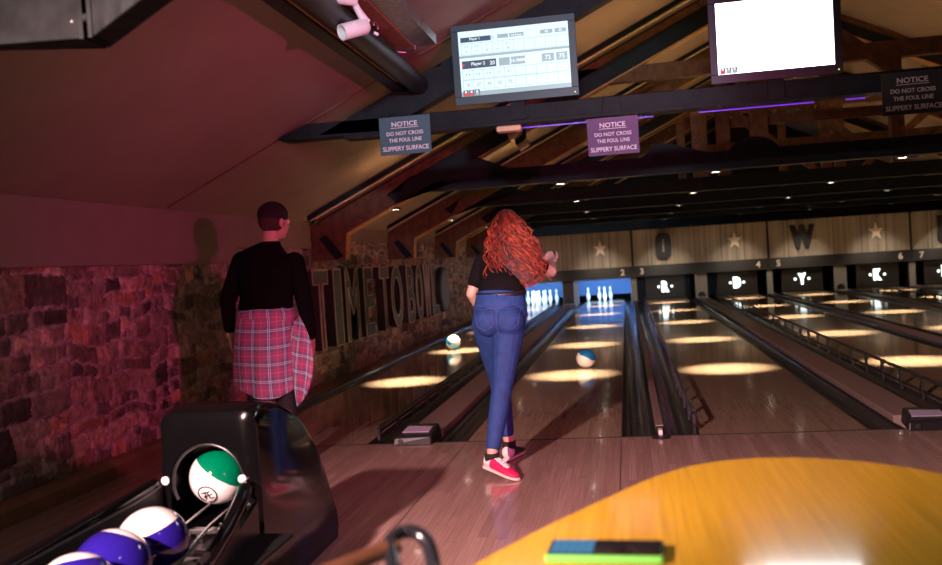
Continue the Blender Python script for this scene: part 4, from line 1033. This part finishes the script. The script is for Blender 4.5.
# plaid shirt: back panel wrapped round the waist, UVs in metres
def cloth(name, fn, nu, nv, material, parent, thick=.004):
    me = bpy.data.meshes.new(name); vs = []; uvs = []
    L = Vector(parent['_loc'])
    for i in range(nu+1):
        for j in range(nv+1):
            p, uvp = fn(i/nu, j/nv); vs.append(tuple(Vector(p)-L)); uvs.append(uvp)
    fs = [(i*(nv+1)+j, (i+1)*(nv+1)+j, (i+1)*(nv+1)+j+1, i*(nv+1)+j+1) for i in range(nu) for j in range(nv)]
    me.from_pydata(vs, [], fs); ul = me.uv_layers.new(name='UVMap')
    for p in me.polygons:
        p.use_smooth = True
        for li, vi in zip(p.loop_indices, p.vertices): ul.data[li].uv = uvs[vi]
    me.materials.append(M[material]); o = bpy.data.objects.new(name, me); C.objects.link(o); o.parent = parent
    sm = o.modifiers.new('thickness', 'SOLIDIFY'); sm.thickness = thick; sm.offset = 0
    return o
def shirt(u, v):
    a = -PI*.5+(u-.5)*PI*1.45
    ztop = 1.025+.006*math.cos(a*2); zb = .560-.10*math.exp(-((u-.47)/.24)**2)-.035*math.cos(u*9)+(.05 if u > .72 else 0)*(u-.72)/.28
    z = ztop+(zb-ztop)*v
    fold = .010*math.sin(u*23+v*2.0)*v+.006*math.sin(u*47+3*v)*v
    ra = .182+.030*math.sin(min(1, v*1.6)*PI*.5)*1.0+fold; rb = .128+.035*math.sin(min(1, v*1.8)*PI*.5)+fold
    x = mx-.005+ra*math.cos(a)-.012*v; y = my+rb*math.sin(a)
    return (x, y, z), ((u-.5)*.80+.012*v*math.sin(v*3), -(ztop-z)+.008*math.sin(u*12)*v)
cloth('waist_shirt', shirt, 72, 48, 'plaid', t)
def sleeve(u, v):
    # hanging sleeve and front flap at his right hip
    top = Vector((-1.995, my-.085, .90)).lerp(Vector((-1.965, my-.02, .97)), u)
    mid = Vector((-2.02, my-.10, .66)).lerp(Vector((-1.872, my-.02, .70)), u)
    bot = Vector((-1.985, my-.09, .40)).lerp(Vector((-1.945, my-.05, .45)), u)
    p = (top*(1-v)**2+mid*2*v*(1-v)*1.0+bot*v*v)
    k = 4*v*(1-v); p = p+Vector((.035*u*k, 0, 0)); p.y += .012*math.sin(u*9+v*4)
    return p, (.33+u*.17*(.6+.6*k)+.12*v, -.07-v*.50+.10*u)
cloth('shirt_flap', sleeve, 20, 40, 'plaid', t)
def knot(u, v):
    a = u*2*PI; z = .975+.045*(v-.5)*2; ra = .186+.010*math.sin(v*PI)
    return (mx-.003+ra*math.cos(a), my+(.130+.008*math.sin(v*PI))*math.sin(a), z+.006*math.sin(a*3)), (u*1.0, z*1.0)
cloth('waist_knot', knot, 64, 8, 'plaid', t)

# ---- the woman, just released the ball, weight on the front foot
t = thing('person', 'person with long curly red hair in black top and blue jeans, following through a throw', 'person', (-.70, -.85, 0))
torso = [(-.655, -.80, .83, .125, .10), (-.658, -.80, .90, .158, .125), (-.655, -.79, .96, .150, .115), (-.645, -.765, 1.03, .128, .095), (-.643, -.72, 1.10, .122, .09), (-.640, -.665, 1.18, .135, .092), (-.635, -.625, 1.245, .150, .085), (-.635, -.605, 1.285, .11, .065), (-.632, -.59, 1.31, .045, .045), (-.625, -.555, 1.38, .042, .045)]
hc = (-.612, -.53, 1.435)
shl, shr = (-.768, -.63, 1.235), (-.505, -.60, 1.235)
ell, wrl = (-.845, -.66, 1.045), (-.800, -.50, .88)
elr, wrr = (-.362, -.52, 1.150), (-.372, -.33, 1.195)
hN, kN, aN = (-.60, -.83, .86), (-.656, -.90, .50), (-.722, -1.035, .125)
hF, kF, aF = (-.735, -.80, .86), (-.715, -.62, .50), (-.680, -.60, .105)
b = MB().loft(torso, n=28)
b.ball((-.712, -.865, .885), .082, 18, 12); b.ball((-.600, -.870, .880), .084, 18, 12)
limb(b, [shl, ell, wrl], [.044, .034, .024]); limb(b, [shr, elr, wrr], [.044, .036, .025])
def leg(mb, h, k, a, g=0): 
    limb(mb, [h, toward(h, k, .5), k, toward(k, a, .35), a], [.087+g, .070+g, .050+g, .048+g, .031+g])
leg(b, hN, kN, aN); leg(b, hF, kF, aF)
hand(b, wrl, (.25, .55, -.8), (.9, .1, .2), -1, L=.16, curl=.55); hand(b, wrr, (-.10, .93, .25), (-.5, -.3, 1), 1, L=.155, curl=1.1)
HR = head(b, hc, (.05, .98, .12), (0, -.12, 1), .096)
for a, dr in ((aN, Vector((.78, -.60, -.12))), (aF, Vector((.28, .95, -.05)))):
    dr.normalize(); p = Vector(a)+Vector((0, 0, -.055)); sd_ = Vector((-dr.y, dr.x, 0))
    b.loft([(*(p-dr*.035), .016, .02), (*(p-dr*.01), .022, .026), (*(p+dr*.05), .024, .018), (*(p+dr*.11), .022, .011), (*(p+dr*.125), .014, .008)], side=sd_, n=14)
body = obj('body', b, 'skin', t); baked(body, voxel=.006, smooth_it=3); face(t, hc, HR, .98)
# t-shirt
b = MB().loft(grow(torso, .012, 3, 8)+[(-.633, -.592, 1.315, .052, .052)], n=28)
b.loft([(-.645, -.768, 1.030, .140, .108), (-.645, -.765, 1.05, .141, .108), (-.645, -.760, 1.06, .141, .108), (-.643, -.74, 1.08, .140, .106)], n=28)
limb(b, [shl, toward(shl, ell, .62)], [.056, .052]); limb(b, [shr, toward(shr, elr, .62)], [.056, .050])
o = obj('tshirt', b, 'blacktee', t); baked(o, voxel=.0075, smooth_it=3)
# jeans
b = MB().loft(grow(torso, .010, 0, 3)+[(-.648, -.772, 1.043, .143, .110)], n=28)
b.ball((-.715, -.870, .885), .092, 18, 12); b.ball((-.598, -.875, .880), .094, 18, 12)
leg(b, hN, kN, toward(kN, aN, .86), .012); leg(b, hF, kF, toward(kF, aF, .82), .012)
jeans = obj('jeans', b, 'denim', t); baked(jeans, voxel=.0065, smooth_it=3)
# back pockets, yoke and fly seam lie on the denim: snapped to its surface from behind
bpy.context.view_layer.update()
dg = bpy.context.evaluated_depsgraph_get(); je = jeans.evaluated_get(dg); L0 = Vector(t['_loc'])
def snap(x, z, e=.0015):
    hit, loc_, nr, _ = je.ray_cast(Vector((x, -1.6, z))-L0, Vector((0, 1, 0)))
    return (loc_+L0+nr*e) if hit else None
def seam(name, P, r_=.0017, mt='denimseam'):
    pts = []
    for a, c in zip(P[:-1], P[1:]):
        for k in range(8):
            q_ = snap(a[0]+(c[0]-a[0])*k/8, a[1]+(c[1]-a[1])*k/8)
            if q_: pts.append(q_)
    if len(pts) > 2: obj(name, MB().tube(pts, r_, 5), mt, t)
for cx, sk in ((-.730, -.012), (-.585, .012)):
    seam('back_pocket', [(cx-.052+sk, .955), (cx+.052+sk, .958), (cx+.048, .860), (cx, .832), (cx-.048, .860), (cx-.052+sk, .955)])
seam('yoke_seam', [(-.80, .985), (-.66, .955), (-.515, .985)]); seam('centre_seam', [(-.660, 1.005), (-.662, .93), (-.66, .84), (-.655, .80)])
for xx in (-.66, -.52, -.78): seam('belt_loop', [(xx, 1.055), (xx, 1.015)], .004, 'denim')
ring_ = [(-.647+.147*math.cos(a), -.770+.116*math.sin(a), 1.040+.004*math.sin(a)) for a in [2*PI*i/40 for i in range(40)]]
bm_ = MB(); n4 = len(ring_)
for (x, y, z) in ring_: bm_.v += [(x, y, z-.014), (x, y, z+.014)]
bm_.f = [(2*i, 2*((i+1) % n4), 2*((i+1) % n4)+1, 2*i+1) for i in range(n4)]
o = obj('belt', bm_, 'belt', t, smooth=True); s_ = o.modifiers.new('thickness', 'SOLIDIFY'); s_.thickness = .005; s_.offset = 1
# socks and bowling shoes
def shoe(a, dr, pitch, toe_m):
    dr = Vector(dr).normalized(); a = Vector(a); up_ = Vector((0, 0, 1)); sd_ = Vector((-dr.y, dr.x, 0)).normalized()
    d2 = (dr+up_*pitch).normalized(); u2 = sd_.cross(d2)*-1
    if u2.z < 0: u2 = -u2
    heel = a-dr*.062; heel.z = 0
    lift = max(0, -pitch)*.245
    heel.z = .012+lift
    def P(f, h): return heel+d2*f*1.13+u2*h*1.05
    obj('sock', MB().tube([a+Vector((0, 0, .012)), a+Vector((0, 0, -.015)), P(.05, .055)], [.042, .044, .042], 16), 'sock', t, smooth=True)
    rr = [(.058, .038, .035, .0365), (.09, .034, .036, .032), (.13, .028, .039, .026), (.155, .024, .040, .022)]
    sh_ = obj('shoe', MB().loft([(*P(f, h), w_, hh) for f, h, w_, hh in rr], side=sd_, n=20), toe_m, t, smooth=True, angle=60)
    obj('sole', MB().loft([(*P(-.004, .0), .018, .010), (*P(.010, .0), .032, .011), (*P(.06, .0), .034, .011), (*P(.11, .0), .034, .010), (*P(.17, .0), .040, .010), (*P(.22, 0), .032, .009), (*P(.238, 0), .014, .006)], side=sd_, n=18), 'sole', sh_, smooth=True)
    rr = [(.002, .040, .018, .030), (.012, .040, .031, .036), (.03, .040, .034, .038), (.060, .038, .034, .036)]
    obj('heel_counter', MB().loft([(*P(f, h), w_, hh) for f, h, w_, hh in rr], side=sd_, n=20), 'shoewhite', sh_, smooth=True, angle=60)
    rr = [(.153, .024, .0405, .0225), (.185, .020, .038, .018), (.215, .016, .030, .013), (.230, .014, .012, .006)]
    obj('toe_cap', MB().loft([(*P(f, h), w_, hh) for f, h, w_, hh in rr], side=sd_, n=20), toe_m, sh_, smooth=True, angle=60)
    obj('tongue', MB().loft([(*P(.075, .072), .020, .004), (*P(.10, .064), .021, .005), (*P(.15, .048), .020, .005), (*P(.165, .042), .012, .004)], side=sd_, n=12), 'shoewhite', sh_, smooth=True)
    for f in (.10, .125, .15):
        obj('lace', MB().tube([P(f, .063-(f-.10)*.32)+sd_*-.022, P(f+.004, .074-(f-.10)*.36), P(f, .063-(f-.10)*.32)+sd_*.022], .003, 6), 'shoewhite', sh_)
shoe(aN, (.80, -.60, 0), -.17, 'shoered'); shoe(aF, (.28, .95, 0), 0, 'shoeblack')
# hair: a dark mass with hundreds of curls over it
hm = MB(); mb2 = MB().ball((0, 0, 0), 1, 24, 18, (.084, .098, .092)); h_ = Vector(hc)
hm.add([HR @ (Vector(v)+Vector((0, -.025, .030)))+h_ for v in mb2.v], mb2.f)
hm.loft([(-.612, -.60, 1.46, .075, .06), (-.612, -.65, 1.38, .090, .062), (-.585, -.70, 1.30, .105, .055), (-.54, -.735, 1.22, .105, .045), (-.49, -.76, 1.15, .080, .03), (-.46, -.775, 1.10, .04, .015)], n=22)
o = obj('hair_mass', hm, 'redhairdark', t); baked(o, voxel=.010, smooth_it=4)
rs = random.Random(11); curls = [MB(), MB()]
for i in range(340):
    th = rs.uniform(-PI*1.05, PI*.05); el = rs.uniform(-.15, 1.45)
    rt = h_+HR @ Vector((.080*math.cos(th)*math.cos(el), -.025+.094*math.sin(th)*math.cos(el), .030+.090*math.sin(el)))
    u = rs.random(); 
    if rs.random() < .74: tx_ = -.545+.165*rs.random()**.8; tz = 1.05+.13*rs.random()+.05*abs(u-.5)
    else: tx_ = -.705+.17*rs.random(); tz = 1.12+.12*rs.random()
    tx_ += .05*(rt.x-h_.x)/.09*.8
    end = Vector((tx_, -.785+rs.uniform(-.012, .03), tz))
    if end.x > -.44: end.y += (end.x+.44)*1.0; end.z += .02
    md = rt.lerp(end, .45)+Vector(((rt.x-h_.x)*.55, -.045, .045))
    ln = (rt-end).length; turns = ln*rs.uniform(20, 32); ph = rs.uniform(0, 6.28); rad = rs.uniform(.010, .018); N = 54; pts = []; rr = []
    for k in range(N):
        s_ = k/(N-1); p = rt*(1-s_)**2+md*2*s_*(1-s_)+end*s_*s_
        a = ph+turns*s_*2*PI/2.2; e_ = min(1, s_*2.2)
        p = p+Vector((math.cos(a), math.sin(a)*.8, math.sin(a)*.35))*rad*e_
        pts.append(p); rr.append(.0042*(1-.55*s_))
    curls[i % 2].tube(pts, rr, 5)
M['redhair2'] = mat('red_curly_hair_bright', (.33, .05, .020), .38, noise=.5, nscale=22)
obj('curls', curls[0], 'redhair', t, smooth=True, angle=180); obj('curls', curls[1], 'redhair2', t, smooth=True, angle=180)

# ------------------------------------------------------------------ lights
def light(name, kind, loc, target, energy, col, **k):
    ld = bpy.data.lights.new(name, kind); ld.energy = energy; ld.color = col
    for a, v in k.items(): setattr(ld, a, v)
    o = bpy.data.objects.new(name, ld); C.objects.link(o); o.location = loc
    o.rotation_euler = (Vector(target)-Vector(loc)).to_track_quat('-Z', 'Y').to_euler(); return o
light('pink_stage_lamp', 'SPOT', (1.75, -5.3, 1.62), (-2.4, 1.9, 1.45), 590, (1, .085, .34), spot_size=math.radians(60), spot_blend=.9, shadow_soft_size=.07)
light('wide_room_fill', 'SPOT', (-1.9, -6.8, 2.2), (-.9, 0, .6), 75, (1, .86, .62), spot_size=math.radians(140), spot_blend=.5, shadow_soft_size=.10)  # weak wide fill added where the pink lamp leaves shade
light('room_lamp', 'SPOT', (-1.9, -6.8, 2.25), (.05, -1.9, 0), 2800, (1, .59, .56), spot_size=math.radians(53), spot_blend=.75, shadow_soft_size=.07)
light('approach_fill', 'SPOT', (-.3, -3.0, 2.75), (-.3, -2.0, 0), 60, (1, .62, .54), spot_size=math.radians(78), spot_blend=1, shadow_soft_size=.2)  # unseen overhead fill added to brighten the approach floor
light('sign_fill', 'SPOT', (.1, -7.2, 2.35), (-.6, -.1, 2.18), 900, (.72, .86, 1), spot_size=math.radians(27), spot_blend=.6, shadow_soft_size=.1)  # cool fill added from behind the camera for signs and beam
for k, (x, y, e_) in enumerate(((.5, 1.9, 30), (1.2, 4.9, 30), (4.6, 4.9, 26), (1.2, 8.1, 22), (4.6, 8.1, 26), (-1.2, 5.0, 9), (-2.0, 2.3, 5))):
    light('roof_fill', 'SPOT', (x, y, 2.35 if x > -1.9 else 1.95), (x, y, 5), e_, (1, .62, .25), spot_size=math.radians(165), spot_blend=.6, shadow_soft_size=.2)  # unseen up-lights added to warm the ceiling
light('table_spot', 'SPOT', (.9, -5.2, 2.6), (.3, -4.6, .75), 40, (1, .90, .62), spot_size=math.radians(60), spot_blend=.8, shadow_soft_size=.15)  # unseen spot aimed down at the tabletop
w = bpy.data.worlds.new('World'); bpy.context.scene.world = w; w.use_nodes = True
w.node_tree.nodes['Background'].inputs[0].default_value = (.10, .08, .08, 1); w.node_tree.nodes['Background'].inputs[1].default_value = .05

# ------------------------------------------------------------------ camera
cd = bpy.data.cameras.new('Camera'); cam = bpy.data.objects.new('Camera', cd); C.objects.link(cam)
r_ = Vector((.98389722, .16739595, -.06264871)); u_ = Vector((.05829816, .0307834, .99782449)); f_ = Vector((-.16896032, .98540904, -.02052882))
cam.matrix_world = Matrix(((r_.x, u_.x, -f_.x, .10223478), (r_.y, u_.y, -f_.y, -6.18488344), (r_.z, u_.z, -f_.z, 1.22871034), (0, 0, 0, 1)))
cd.sensor_width = 36; cd.lens = 912*36/942; cd.clip_start = .05
cd.dof.use_dof = True; cd.dof.focus_distance = 5.2; cd.dof.aperture_fstop = 2.6
sc = bpy.context.scene; sc.camera = cam
sc.view_settings.view_transform = 'Standard'; sc.view_settings.look = 'None'; sc.view_settings.gamma = 1; sc.view_settings.use_curve_mapping = False
sc.view_settings.exposure = 0
for o in bpy.data.objects:
    if '_loc' in o: del o['_loc']
